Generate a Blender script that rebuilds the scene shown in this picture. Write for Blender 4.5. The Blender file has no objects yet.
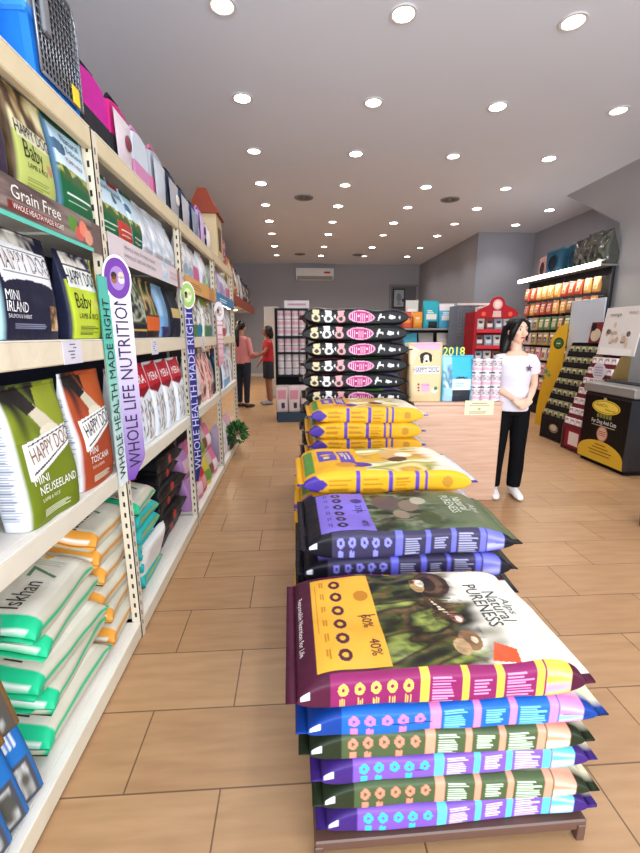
import bpy, math, random
import numpy as np
from mathutils import Vector, Matrix
PI = math.pi
D = bpy.data
SC = bpy.context.scene
COL = SC.collection
# ------------------------------------------------------------------ camera
F_PX = 420.0; CAM_H = 1.4
PITCH = math.atan((426.5-335)/F_PX); YAW = math.atan(26*math.cos(PITCH)/F_PX)
cd = D.cameras.new('camera'); cam = D.objects.new('camera', cd); COL.objects.link(cam)
cd.sensor_fit = 'VERTICAL'; cd.sensor_height = 36; cd.lens = 36*F_PX/853
cd.clip_start = .05; cd.clip_end = 100
cam.location = (0, 0, CAM_H)
cam.rotation_euler = (PI/2-PITCH, 0, -YAW)
SC.camera = cam
# ------------------------------------------------------------------ light and exposure
SC.view_settings.view_transform = 'Standard'; SC.view_settings.look = 'None'
SC.view_settings.gamma = 1; SC.view_settings.use_curve_mapping = False
SC.view_settings.exposure = 0.10
W = D.worlds.new('world'); SC.world = W; W.use_nodes = True
W.node_tree.nodes['Background'].inputs[0].default_value = (.86, .93, 1, 1)
W.node_tree.nodes['Background'].inputs[1].default_value = 1.0
la = D.lights.new('shopfront_daylight', 'AREA'); la.shape = 'RECTANGLE'; la.size = 5.5; la.size_y = 2.8
la.energy = 340; la.color = (.9, .95, 1)
lo = D.objects.new('shopfront_daylight', la); COL.objects.link(lo)
lo.location = (1.2, -2.2, 1.6); lo.rotation_euler = (PI/2+.38, 0, 0)
SPOT_W = 29
# ------------------------------------------------------------------ colour, material helpers
def lin(c):
    if isinstance(c, str):
        c = c.lstrip('#'); c = c if len(c) == 6 else ''.join(x*2 for x in c); c = [int(c[i:i+2], 16)/255 for i in (0, 2, 4)]
        return tuple((x/12.92 if x <= .04045 else ((x+.055)/1.055)**2.4) for x in c)
    return tuple(c[:3])
MC = {}
def mat(col, rough=.5, metal=0, emit=0, spec=.5, coat=0, noise=0, nscale=20, bump=0, alpha=1, trans=0):
    k = (str(col), rough, metal, emit, spec, coat, noise, nscale, bump, alpha, trans)
    if k in MC: return MC[k]
    m = D.materials.new('mat_%d' % len(MC)); m.use_nodes = True; nt = m.node_tree; N = nt.nodes
    b = N['Principled BSDF']; c = lin(col)+(1,)
    b.inputs['Base Color'].default_value = c; b.inputs['Roughness'].default_value = rough
    b.inputs['Metallic'].default_value = metal; b.inputs['Specular IOR Level'].default_value = spec
    b.inputs['Coat Weight'].default_value = coat
    if alpha < 1: b.inputs['Alpha'].default_value = alpha
    if trans: b.inputs['Transmission Weight'].default_value = trans
    if emit: b.inputs['Emission Color'].default_value = c; b.inputs['Emission Strength'].default_value = emit
    if noise or bump:
        tc = N.new('ShaderNodeTexCoord'); t = N.new('ShaderNodeTexNoise'); t.inputs['Scale'].default_value = nscale
        t.inputs['Detail'].default_value = 4
        nt.links.new(tc.outputs['Object'], t.inputs['Vector'])
        if noise:
            r = N.new('ShaderNodeMix'); r.data_type = 'RGBA'
            r.inputs[6].default_value = tuple(x*(1-noise) for x in c[:3])+(1,)
            r.inputs[7].default_value = tuple(min(1, x*(1+noise)) for x in c[:3])+(1,)
            nt.links.new(t.outputs['Fac'], r.inputs[0]); nt.links.new(r.outputs[2], b.inputs['Base Color'])
        if bump:
            u = N.new('ShaderNodeBump'); u.inputs['Strength'].default_value = bump
            nt.links.new(t.outputs['Fac'], u.inputs['Height']); nt.links.new(u.outputs['Normal'], b.inputs['Normal'])
    MC[k] = m; return m
def print_mat(rough, coat=0):
    k = ('print', rough, coat)
    if k in MC: return MC[k]
    m = D.materials.new('printed_film'); m.use_nodes = True; nt = m.node_tree; N = nt.nodes; b = N['Principled BSDF']
    a = N.new('ShaderNodeAttribute'); a.attribute_name = 'ink'
    nt.links.new(a.outputs['Color'], b.inputs['Base Color'])
    b.inputs['Roughness'].default_value = rough; b.inputs['Coat Weight'].default_value = coat; b.inputs['Specular IOR Level'].default_value = .18
    b.inputs['Coat Roughness'].default_value = .15
    t = N.new('ShaderNodeTexNoise'); t.inputs['Scale'].default_value = 9; t.inputs['Detail'].default_value = 3
    tc = N.new('ShaderNodeTexCoord'); nt.links.new(tc.outputs['Object'], t.inputs['Vector'])
    u = N.new('ShaderNodeBump'); u.inputs['Strength'].default_value = .35; u.inputs['Distance'].default_value = .02
    nt.links.new(t.outputs['Fac'], u.inputs['Height']); nt.links.new(u.outputs['Normal'], b.inputs['Normal'])
    MC[k] = m; return m
FILM = print_mat(.42, .04); PAPER = print_mat(.6)
# ------------------------------------------------------------------ object helpers
def tag(o, label=None, cat=None, group=None, kind=None):
    if label: o['label'] = label
    if cat: o['category'] = cat
    if group: o['group'] = group
    if kind: o['kind'] = kind
    return o
def thing(name, label, cat, loc=(0, 0, 0), rz=0, group=None):
    o = D.objects.new(name, None); COL.objects.link(o); o.empty_display_size = .1
    o.location = loc; o.rotation_euler = (0, 0, rz); return tag(o, label, cat, group)
def link(name, me, parent=None, m=None):
    o = D.objects.new(name, me); COL.objects.link(o)
    if parent: o.parent = parent
    if m is not None:
        me.materials.clear(); me.materials.append(m)
    return o
def dup(o, loc=None, rz=None, label=None, group=None, parent=None):
    c = o.copy(); COL.objects.link(c)
    if parent: c.parent = parent
    if loc is not None: c.location = loc
    if rz is not None: c.rotation_euler = (0, 0, rz)
    if label: c['label'] = label
    if group: c['group'] = group
    for ch in list(o.children): dup(ch, parent=c)
    return c
class MB:
    """collects shapes into one mesh; every shape carries its own colour"""
    def __init__(s): s.v = []; s.f = []; s.c = []; s.sm = []; s.n = 0
    def add(s, v, f, c=(.8, .8, .8), smooth=False):
        v = np.asarray(v, float).reshape(-1, 3)
        c = np.asarray(lin(c) if isinstance(c, (str, tuple)) and not isinstance(c, np.ndarray) else c, float)
        if c.ndim == 1: c = np.tile(c, (len(v), 1))
        s.v.append(v); s.c.append(c); s.f += [tuple(int(i)+s.n for i in q) for q in f]; s.sm += [smooth]*len(f); s.n += len(v); return s
    def box(s, lo, hi, c=(.8, .8, .8), M=None):
        x0, y0, z0 = lo; x1, y1, z1 = hi
        v = np.array([(x0, y0, z0), (x1, y0, z0), (x1, y1, z0), (x0, y1, z0), (x0, y0, z1), (x1, y0, z1), (x1, y1, z1), (x0, y1, z1)], float)
        if M is not None: v = v@np.array(M.to_3x3()).T+np.array(M.to_translation())
        return s.add(v, [(0, 3, 2, 1), (4, 5, 6, 7), (0, 1, 5, 4), (1, 2, 6, 5), (2, 3, 7, 6), (3, 0, 4, 7)], c)
    def bbox(s, lo, hi, c=(.8, .8, .8), r=.005):
        """bevelled box"""
        lo = np.array(lo, float); hi = np.array(hi, float); r = min(r, *(list((hi-lo)/2.01)))
        import itertools
        idx = {}; vs = []
        for cx, cy, cz in itertools.product((0, 1), repeat=3):
            for ax in range(3):
                p = []
                for k, q in enumerate((cx, cy, cz)):
                    e = hi[k] if q else lo[k]; p.append(e if k == ax else (e-r if q else e+r))
                idx[(cx, cy, cz, ax)] = len(vs); vs.append(p)
        f = []; ctr = (lo+hi)/2
        def face(ids):
            p = [np.array(vs[i]) for i in ids]; n = np.cross(p[1]-p[0], p[2]-p[0]); m = sum(p)/len(p)
            f.append(tuple(ids) if n@(m-ctr) > 0 else tuple(ids[::-1]))
        for ax in range(3):
            a, b = [k for k in range(3) if k != ax]
            for q in (0, 1):
                ids = []
                for (i, j) in ((0, 0), (1, 0), (1, 1), (0, 1)):
                    t = [0, 0, 0]; t[ax] = q; t[a] = i; t[b] = j; ids.append(idx[(*t, ax)])
                face(ids)
            for i in (0, 1):
                for j in (0, 1):
                    t0 = [0, 0, 0]; t0[a] = i; t0[b] = j; t1 = list(t0); t1[ax] = 1
                    face([idx[(*t0, a)], idx[(*t1, a)], idx[(*t1, b)], idx[(*t0, b)]])
        for t in itertools.product((0, 1), repeat=3): face([idx[(*t, k)] for k in range(3)])
        return s.add(vs, f, c)
    def tube(s, pts, rad, c=(.8, .8, .8), n=8, cap=True, flat=None):
        pts = [Vector(p) for p in pts]; L = len(pts)
        if not hasattr(rad, '__len__'): rad = [rad]*L
        v = []; prev = None
        for i, p in enumerate(pts):
            t = (pts[min(i+1, L-1)]-pts[max(i-1, 0)]).normalized()
            if prev is None:
                a = t.orthogonal().normalized() if flat is None else (Vector(flat)-t*t.dot(Vector(flat))).normalized()
            else: a = (prev-t*t.dot(prev)).normalized()
            prev = a; b = t.cross(a); r = rad[i]
            ra, rb = (r, r) if not hasattr(r, '__len__') else r
            for k in range(n):
                q = 2*PI*k/n; v.append(p+a*math.cos(q)*ra+b*math.sin(q)*rb)
        f = [(i*n+k, i*n+(k+1) % n, (i+1)*n+(k+1) % n, (i+1)*n+k) for i in range(L-1) for k in range(n)]
        if cap: f += [tuple(range(n-1, -1, -1)), tuple((L-1)*n+k for k in range(n))]
        return s.add([tuple(q) for q in v], f, c, True)
    def ell(s, ctr, r, c=(.8, .8, .8), nu=14, nv=9):
        v = [(ctr[0], ctr[1], ctr[2]-r[2])]; f = []
        for j in range(1, nv):
            t = PI*j/nv-PI/2
            for k in range(nu):
                a = 2*PI*k/nu; v.append((ctr[0]+r[0]*math.cos(t)*math.cos(a), ctr[1]+r[1]*math.cos(t)*math.sin(a), ctr[2]+r[2]*math.sin(t)))
        v.append((ctr[0], ctr[1], ctr[2]+r[2]))
        for k in range(nu):
            f.append((0, 1+(k+1) % nu, 1+k)); f.append((len(v)-1, 1+(nv-2)*nu+k, 1+(nv-2)*nu+(k+1) % nu))
            for j in range(nv-2): f.append((1+j*nu+k, 1+j*nu+(k+1) % nu, 1+(j+1)*nu+(k+1) % nu, 1+(j+1)*nu+k))
        return s.add(v, f, c, True)
    def lathe(s, ctr, prof, c=(.8, .8, .8), n=20):
        """prof: list of (r, z)"""
        v = []
        for r, z in prof:
            for k in range(n): a = 2*PI*k/n; v.append((ctr[0]+r*math.cos(a), ctr[1]+r*math.sin(a), ctr[2]+z))
        f = [(i*n+k, i*n+(k+1) % n, (i+1)*n+(k+1) % n, (i+1)*n+k) for i in range(len(prof)-1) for k in range(n)]
        f += [tuple(range(n-1, -1, -1)), tuple((len(prof)-1)*n+k for k in range(n))]
        return s.add(v, f, c)
    def prism(s, pts, ax, a0, a1, c=(.8, .8, .8)):
        """polygon (2D) extruded along axis ax from a0 to a1"""
        o = [k for k in range(3) if k != ax]; v = []
        for a in (a0, a1):
            for p in pts: q = [0, 0, 0]; q[ax] = a; q[o[0]] = p[0]; q[o[1]] = p[1]; v.append(q)
        n = len(pts); f = [tuple(range(n)), tuple(range(2*n-1, n-1, -1))]+[(i, n+i, n+(i+1) % n, (i+1) % n) for i in range(n)]
        return s.add(v, f, c)
    def text(s, txt, M, size, c, w=None, off=.0008):
        v, f = glyphs(txt); v = v*size
        if w: v[:, 0] *= w/max(1e-6, v[:, 0].max()-v[:, 0].min())
        v = np.c_[v, np.full(len(v), off)]
        v = v@np.array(M.to_3x3()).T+np.array(M.to_translation())
        return s.add(v, f, c)
    def build(s, name, m=None, parent=None, bevel=0, fixn=False):
        me = D.meshes.new(name); v = np.concatenate(s.v); c = np.concatenate(s.c)
        me.from_pydata(v.tolist(), [], s.f); me.update()
        a = me.color_attributes.new('ink', 'FLOAT_COLOR', 'POINT')
        a.data.foreach_set('color', np.c_[c, np.ones(len(c))].astype('f').ravel())
        me.polygons.foreach_set('use_smooth', s.sm)
        if fixn:
            import bmesh; bm = bmesh.new(); bm.from_mesh(me); bmesh.ops.recalc_face_normals(bm, faces=bm.faces); bm.to_mesh(me); bm.free()
        me.materials.append(m or PAPER)
        o = D.objects.new(name, me); COL.objects.link(o)
        if parent: o.parent = parent
        return o
GL = {}
def glyphs(txt):
    if txt in GL: return GL[txt][0].copy(), GL[txt][1]
    cu = D.curves.new('t', 'FONT'); cu.body = txt; cu.align_x = 'CENTER'; cu.align_y = 'CENTER'; cu.resolution_u = 2; cu.size = 1.35; cu.offset = 0
    o = D.objects.new('t', cu); COL.objects.link(o); bpy.context.view_layer.update()
    me = D.meshes.new_from_object(o.evaluated_get(bpy.context.evaluated_depsgraph_get()))
    v = np.array([p.co[:2] for p in me.vertices]); f = [tuple(p.vertices) for p in me.polygons]
    f = [q if sum((v[q[i-1]][0]*v[q[i]][1]-v[q[i]][0]*v[q[i-1]][1]) for i in range(len(q))) > 0 else q[::-1] for q in f]
    D.objects.remove(o); D.curves.remove(cu); D.meshes.remove(me); GL[txt] = (v, f); return v.copy(), f
def frame(right, up, org):
    r = Vector(right).normalized(); u = Vector(up).normalized(); n = r.cross(u)
    return Matrix(((r.x, u.x, n.x, org[0]), (r.y, u.y, n.y, org[1]), (r.z, u.z, n.z, org[2]), (0, 0, 0, 1)))
# ------------------------------------------------------------------ printed art: ops painted over the film's own surface
def fnoise(P, seed, freq, octv=3):
    rs = np.random.RandomState(seed); out = np.zeros(len(P)); amp = 1.; tot = 0
    for o in range(octv):
        for k in range(4):
            d = rs.normal(size=P.shape[1]); d /= np.linalg.norm(d)
            out += amp*np.sin(P@d*freq*(2**o)*rs.uniform(.7, 1.3)+rs.uniform(0, 6.28)+1.5*np.sin(P@rs.normal(size=P.shape[1])*freq*.5))
        tot += amp*2; amp *= .6
    return out/tot
def paint(ops, u, v):
    out = np.tile(np.array([.8, .8, .8]), (len(u), 1))
    for op in ops:
        k = op[0]
        if k == 'fill': out[:] = lin(op[1])
        elif k == 'rect':
            _, a, b, c, d, col = op; m = (u >= a) & (u <= c) & (v >= b) & (v <= d); out[m] = lin(col)
        elif k == 'ell':
            _, a, b, ru, rv, col = op; m = ((u-a)/ru)**2+((v-b)/rv)**2 <= 1; out[m] = lin(col)
        elif k == 'poly':
            _, pts, col = op; ins = np.zeros(len(u), bool); n = len(pts)
            for i in range(n):
                x0, y0 = pts[i]; x1, y1 = pts[(i+1) % n]
                if y0 == y1: continue
                ins ^= ((v > min(y0, y1)) & (v <= max(y0, y1)) & (u < (v-y0)/(y1-y0)*(x1-x0)+x0))
            out[ins] = lin(col)
        elif k == 'grad':   # a printed colour blend between two v positions
            _, a, b, c, d, c0, c1 = op; m = (u >= a) & (u <= c) & (v >= b) & (v <= d); t = ((v-b)/(d-b))[m, None]
            out[m] = (1-t)*np.array(lin(c0))+t*np.array(lin(c1))
        elif k == 'pic':    # blotchy printed picture in three colours
            _, a, b, c, d, cols, fr, seed = op; m = (u >= a) & (u <= c) & (v >= b) & (v <= d)
            n = np.clip(fnoise(np.c_[u, v][m], seed, fr)*.9+.5, 0, .999)*(len(cols)-1); i = n.astype(int); t = (n-i)[:, None]
            C = np.array([lin(x) for x in cols]); out[m] = C[i]*(1-t)+C[i+1]*t
        elif k == 'fade':   # picture fading into a plain colour towards high v
            _, a, b, c, d, col, seed = op; m = (u >= a) & (u <= c) & (v >= b)
            t = np.clip((v[m]-b+.07*fnoise(np.c_[u, v][m], seed, 14))/(d-b), 0, 1)[:, None]; t = t*t*(3-2*t)
            out[m] = out[m]*(1-t)+np.array(lin(col))*t
        elif k == 'mot':    # brush-like mottling of what is already printed
            _, a, b, c, d, amp, fr, seed = op; m = (u >= a) & (u <= c) & (v >= b) & (v <= d); U = np.c_[u, v][m]
            t = amp*fnoise(U+.03*np.c_[fnoise(U, seed+9, 25), fnoise(U, seed+8, 25)], seed, fr, 3)[:, None]; out[m] = np.clip(out[m]*(1+t), 0, 1)
        elif k == 'lines':  # rows of small print
            _, a, b, c, d, n, col, seed, vert = op
            m = (u >= a) & (u <= c) & (v >= b) & (v <= d); p, q = (v, u) if vert else (u, v)
            p0, p1, q0, q1 = (b, d, a, c) if vert else (a, c, b, d)
            qq = (q-q0)/(q1-q0)*n; rs = np.random.RandomState(seed); ln = rs.uniform(.6, 1, 400)[np.clip(qq, 0, 399).astype(int)]
            m &= (qq % 1 < .5) & ((p-p0)/(p1-p0) < ln); out[m] = lin(col)
    return out
def bag(name, L, Wd, T, kind='pouch', F=(('fill', '#cccccc'),), S=None, B=None, texts=(), lay=None, nl=60, nu=24, ns=10,
        seed=0, amp=.006, m=None, label='', cat='dog food bag', group=None, seals=True, loc=(0, 0, 0), rz=0, SL=None, SR=None, n=5.):
    CC = 2**(-1/n)
    """printed film bag; local: width x, height z (or lying by lay), front -y. lay='X': length along +X, front up"""
    S = S or F[:1]; SL = SL or S; SR = SR or S; B = B or F[:1]
    rs = np.random.RandomState(seed); sw = .035
    def prof(l):
        l = np.asarray(l, float)
        if kind == 'pillow':
            e = np.minimum(l, 1-l); k = np.clip((e-sw)/.17, 0, 1)
            b = T/2*(1-(1-k)**2.2)**.55+.0025; a = Wd/2*(1-.045*(1-(1-k)**2))
        elif kind == 'pouch':
            k = np.clip((l-.28)/(1-.28-sw), 0, 1); b = T/2*(1-k**1.7)*(.86+.14*np.clip(l/.12, 0, 1))+.0025; a = Wd/2*(.95+.05*k)
        else: b = T/2+0*l; a = Wd/2+0*l
        return a, b
    def deform(x, y, z, l):
        P = np.c_[x/.25, l*L/.25]
        e = 1+.8*np.clip(1-np.minimum(l, 1-l)/.18, 0, 1)*(kind != 'box')
        d = amp*fnoise(P, seed*7+1, 2.2, 3)*e
        pf = 1+.10*fnoise(P, seed*7+3, 3., 2)*(kind != 'box')
        return x+amp*.6*fnoise(np.c_[l*L/.2, y/.3], seed+5, 2.5, 2), y*pf+d*np.sign(-y+1e-9)*.35+d*.65, z
    def place(x, y, z):
        if lay == 'X': return np.c_[z, -x, -y+T/2]
        if lay == 'Y': return np.c_[x, z, -y+T/2]
        if lay == 'F': return np.c_[x, -y, z]
        return np.c_[x, y, z]
    uu = np.linspace(-CC, CC, nu); ss = np.linspace(-CC, CC, ns)
    ringx = np.concatenate([uu[:-1], (1-np.abs(ss[:-1])**n)**(1/n), -uu[:-1], -(1-np.abs(ss[:-1])**n)**(1/n)])
    ringy = np.concatenate([-(1-np.abs(uu[:-1])**n)**(1/n), ss[:-1], (1-np.abs(uu[:-1])**n)**(1/n), -ss[:-1]])
    fid = np.concatenate([np.zeros(nu-1), np.ones(ns-1), np.full(nu-1, 2), np.full(ns-1, 3)]).astype(int)
    fu = np.concatenate([uu[:-1], -ss[:-1], uu[:-1], ss[:-1]])/CC*.5+.5
    R = len(ringx)
    def shell(l0, l1, rows, mb):
        ls = np.linspace(l0, l1, rows); a, b = prof(ls)
        x = (a[:, None]*ringx).ravel(); y = (b[:, None]*ringy).ravel(); l = np.repeat(ls, R)
        X, Y, Z = deform(x, y, l*L, l); col = np.zeros((len(x), 3)); f_ = np.tile(fid, rows); u_ = np.tile(fu, rows)
        for k, ops in enumerate((F, SR, B, SL)):
            q = f_ == k
            if q.any(): col[q] = paint(ops, u_[q], l[q])
        f = [(i*R+k, i*R+(k+1) % R, (i+1)*R+(k+1) % R, (i+1)*R+k) for i in range(rows-1) for k in range(R)]
        f += [tuple(range(R-1, -1, -1)), tuple((rows-1)*R+k for k in range(R))]
        mb.add(place(X, Y, Z), f, col, kind != 'box')
    def tri_fine(v, f):
        return v, f
    mb = MB(); top = 1-sw if seals and kind != 'box' else 1; bot = sw if seals and kind == 'pillow' else 0
    shell(bot, top, nl, mb)
    for t in texts:
        s, cx, cl, size, col = t[:5]; w = t[5] if len(t) > 5 else None; rot = t[6] if len(t) > 6 else 0; sd = len(t) > 7
        if s == '#ell':
            g = np.linspace(0, 2*PI, 25)[:-1]; v = np.concatenate([[[0, 0]], *[np.c_[np.cos(g), np.sin(g)]*r for r in (.33, .66, 1)]])*[size, w]
            f = [(0, 1+i, 1+(i+1) % 24) for i in range(24)]+[(1+j*24+i, 1+(j+1)*24+i, 1+(j+1)*24+(i+1) % 24, 1+j*24+(i+1) % 24) for j in (0, 1) for i in range(24)]
        else:
            v, f = glyphs(s); v = v*size
            if w: v[:, 0] *= w/(v[:, 0].max()-v[:, 0].min())
        c_, s_ = math.cos(rot), math.sin(rot); v = v@np.array([[c_, s_], [-s_, c_]])
        if sd:   # lettering that runs along the bag's right side
            l = np.clip(v[:, 0]/L+cl, .001, .999); a, b = prof(l); y = -(v[:, 1]+cx*T/2); yr = np.clip(y/b, -.99, .99)
            X, Y, Z = deform(a*(1-np.abs(yr)**n)**(1/n), y, l*L, l); mb.add(place(X+.0018, Y, Z), f, col); continue
        x = v[:, 0]+cx*Wd/2; l = np.clip((v[:, 1]+cl*L)/L, .001, .999); a, b = prof(l)
        xr = np.clip(x/a, -.99, .99); y = -b*(1-np.abs(xr)**n)**(1/n)
        X, Y, Z = deform(x, y, l*L, l); Y = Y-(.0016 if s != '#ell' else .0009)
        mb.add(place(X, Y, Z), f, col)
    if not seals or kind == 'box':
        o = mb.build(name, m or FILM); o.location = loc; o.rotation_euler = (0, 0, rz); tag(o, label, cat, group); return o
    r = thing(name, label, cat, loc, rz, group)
    mb.build('bag_body', m or FILM, r)
    q = MB(); shell(top, 1, 3, q); q.build('end_seal', m or FILM, r)
    if bot:
        q = MB(); shell(0, bot, 3, q); q.build('end_seal', m or FILM, r)
    return r
ORD = ['nearest', 'second', 'third', 'fourth', 'fifth', 'sixth', 'seventh', 'eighth', 'ninth', 'tenth', 'eleventh', 'twelfth', 'thirteenth', 'fourteenth']
TH = ['first']+ORD[1:]
# ================================================================== THE ROOM
CEIL = 3.7
def floor_mat():
    m = D.materials.new('floor_tiles'); m.use_nodes = True; nt = m.node_tree; N = nt.nodes; b = N['Principled BSDF']
    tc = N.new('ShaderNodeTexCoord'); mp = N.new('ShaderNodeMapping'); mp.inputs['Location'].default_value = (.25, -.77+.3, 0)
    br = N.new('ShaderNodeTexBrick'); br.offset = .5; br.squash = 1
    br.inputs['Color1'].default_value = lin('#b38d66')+(1,); br.inputs['Color2'].default_value = lin('#a9825c')+(1,)
    br.inputs['Mortar'].default_value = lin('#6e5138')+(1,); br.inputs['Scale'].default_value = 1
    br.inputs['Mortar Size'].default_value = .0028; br.inputs['Mortar Smooth'].default_value = .1
    br.inputs['Brick Width'].default_value = .6; br.inputs['Row Height'].default_value = .3
    nt.links.new(tc.outputs['Object'], mp.inputs[0]); nt.links.new(mp.outputs[0], br.inputs['Vector'])
    n = N.new('ShaderNodeTexNoise'); n.inputs['Scale'].default_value = 3; n.inputs['Detail'].default_value = 6
    mp2 = N.new('ShaderNodeMapping'); mp2.inputs['Scale'].default_value = (1.2, 9, 1)
    nt.links.new(tc.outputs['Object'], mp2.inputs[0]); nt.links.new(mp2.outputs[0], n.inputs['Vector'])
    mx = N.new('ShaderNodeMix'); mx.data_type = 'RGBA'; mx.blend_type = 'MULTIPLY'; mx.inputs[0].default_value = .55
    rp = N.new('ShaderNodeValToRGB'); rp.color_ramp.elements[0].color = (.72, .66, .6, 1); rp.color_ramp.elements[1].color = (1.05, 1.05, 1.05, 1)
    rp.color_ramp.elements[0].position = .3; rp.color_ramp.elements[1].position = .65
    nt.links.new(n.outputs['Fac'], rp.inputs[0]); nt.links.new(br.outputs['Color'], mx.inputs[6]); nt.links.new(rp.outputs[0], mx.inputs[7])
    nt.links.new(mx.outputs[2], b.inputs['Base Color']); b.inputs['Roughness'].default_value = .38
    bp = N.new('ShaderNodeBump'); bp.inputs['Strength'].default_value = .25; bp.inputs['Distance'].default_value = .002
    bp.invert = True; nt.links.new(br.outputs['Fac'], bp.inputs['Height']); nt.links.new(bp.outputs['Normal'], b.inputs['Normal'])
    return m
def struct(name, mb, m): o = mb.build(name, m); o['kind'] = 'structure'; return o
wallm = mat('#9c9ca3', .75, noise=.03, nscale=3); wall2 = mat('#a6a5a6', .75, noise=.03, nscale=3)
struct('floor', MB().box((-2.2, -2.5, -.1), (6.2, 15, 0)), floor_mat())
struct('ceiling', MB().box((-2.2, -2.5, CEIL), (6.2, 15, CEIL+.1)), mat('#dfe4ee', .85, noise=.02, nscale=2))
struct('wall_left', MB().box((-2.1, -2.5, 0), (-2.0, 14.8, CEIL)), wallm)
struct('wall_back', MB().box((-2.1, 14.7, 0), (4.35, 14.8, CEIL)), wallm)
struct('wall_back_right', MB().box((4.25, 10.1, 0), (4.35, 14.7, CEIL)), wallm)
struct('wall_recess_back', MB().box((4.35, 10.1, 0), (5.7, 10.2, CEIL)), wallm)
struct('wall_recess_right', MB().box((5.6, 6.1, 0), (5.7, 10.1, CEIL)), wallm)
struct('wall_right', MB().prism([(-2.5, 0), (6.15, 0), (6.15, 2.95), (7.5, CEIL), (-2.5, CEIL)], 0, 4.63, 4.75), wall2)
struct('wall_front', MB().box((-2.1, -2.6, 0), (-1.5, -2.5, CEIL)).box((4.2, -2.6, 0), (4.75, -2.5, CEIL)).box((-1.5, -2.6, 3.3), (4.2, -2.5, CEIL)), wallm)
struct('baseboard_back', MB().box((-2, 14.68, 0), (4.25, 14.7, .1)), mat('#c9c4bb', .5))
struct('baseboard_right', MB().box((4.61, -2.5, 0), (4.63, 6.1, .1)), mat('#c9c4bb', .5))
struct('door_1', MB().box((3.3, 14.66, 0), (4.15, 14.69, 3.0), '#6f7076').box((3.24, 14.64, 0), (3.3, 14.7, 3.06), '#85868a').box((3.3, 14.64, 3.0), (4.2, 14.7, 3.06), '#85868a'), PAPER)
# ceiling downlights on their grid
trim = mat('#d8d6d4', .4); lamp_w = mat((1, .97, .93), .5, emit=25); lamp_d = mat((1, .96, .9), .5, emit=5)
sp = D.lights.new('downlight_beam', 'SPOT'); sp.energy = SPOT_W; sp.spot_size = math.radians(125); sp.spot_blend = .7; sp.shadow_soft_size = .06; sp.color = (1, .965, .93)
def ring(mb, R, r, z0, z1, n=24):
    mb.lathe((0, 0, 0), [(r, z1), (R, z1), (R, z0), (r, z0), (r, z1)], n=n); mb.f = mb.f[:-2]; mb.sm = mb.sm[:-2]; return mb
def downlight(bright):
    r = thing('ceiling_downlight', '', 'ceiling light')
    ring(MB(), .10, .08, -.012, -.001).build('trim_ring', trim, r)
    MB().lathe((0, 0, 0), [(.078, -.004), (.078, -.002)]).build('lamp_lens', lamp_w if bright else lamp_d, r)
    b = D.objects.new('light_beam', sp); COL.objects.link(b); b.parent = r; b.location = (0, 0, -.03)
    return r
protos = {}
xs = [-.48, .83, 2.12, 3.42]; ys = [-.1, 1.1, 2.35, 3.6, 4.8, 6.03, 7.2, 8.3, 9.4, 10.5, 11.9, 13.2]
NX = ['left', 'second', 'third', 'right']
def put_light(x, y, br, lab):
    if br not in protos: o = protos[br] = downlight(br); o.location = (x, y, CEIL); o['label'] = lab
    else: o = dup(protos[br], loc=(x, y, CEIL), label=lab)
    o['group'] = 'recessed ceiling downlights'
for j, y in enumerate(ys):
    for i, x in enumerate(xs):
        k = j-3
        if k < 0 and i != (j+1) % 4 and i != (j+3) % 4: continue
        br = ((j % 2 == 0) == (i % 2 == 0)) if k >= 0 else False
        row = '%s row' % (TH[k] if k > 0 else 'nearest') if k >= 0 else 'row %s overhead' % ['far behind', 'just', 'slightly ahead'][j]
        put_light(x, y, br, '%s round recessed downlight in the %s column, %s of the ceiling' % ('bright' if br else 'dimmer', ['left', 'centre left', 'centre right', 'right'][i], row))
for x, y, s in ((4.82, 8.3, 'near the cat house shelf'), (4.9, 7.0, 'beside the right wall corner'), (4.75, 9.4, 'close to the recessed back wall')):
    put_light(x, y, True, 'bright round recessed downlight %s' % s)
vent = None
for x, y, s in ((.2, 7.85, 'left of the lamp rows'), (2.73, 7.8, 'right of centre'), (.2, 13, 'far left near the air conditioner'), (1.9, 13, 'far right near the back wall')):
    if vent is None:
        r = thing('ceiling_vent', '', 'vent', (x, y, CEIL)); ring(MB(), .16, .12, -.015, -.001).build('rim', mat('#8b888a', .6), r)
        q = MB()
        for k in (.03, .06, .09): ring(q, k+.022, k, -.012, -.003)
        q.build('grille', mat('#6d6a6c', .6), r); vent = r
    else: r = dup(vent, loc=(x, y, CEIL))
    r['label'] = 'round grey ceiling air vent %s' % s; r['group'] = 'round ceiling vents'
# air conditioner and picture on the back wall
r = thing('air_conditioner', 'white wall mounted split air conditioner high on the grey back wall', 'air conditioner', (.71, 14.7, 3.17))
MB().prism([(0, .0), (-.16, .03), (-.22, .12), (-.22, .33), (-.2, .37), (0, .37)], 0, -.62, .62, '#e4e4e2').build('casing', PAPER, r, fixn=True)
MB().prism([(-.165, .018), (-.228, .1), (-.225, .12), (-.16, .035)], 0, -.58, .58, '#9a9c9e').build('air_flap', PAPER, r, fixn=True)
MB().box((.3, -.226, .2), (.5, -.222, .26), '#c03a34').build('sticker', PAPER, r)
r = thing('picture_frame', 'dark framed grey picture hanging high beside the far doorway', 'picture', (3.55, 14.62, 2.3))
MB().box((-.2, -.03, 0), (.2, .01, .62), '#3c3f44').build('frame', PAPER, r)
bag('print', .54, .33, .004, 'box', F=[('fill', '#a9b0b8'), ('ell', .5, .55, .3, .25, '#7d868f'), ('rect', .3, .1, .7, .3, '#8d949c')], seals=False, cat=None, loc=(0, -.033, .04)).parent = r
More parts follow.
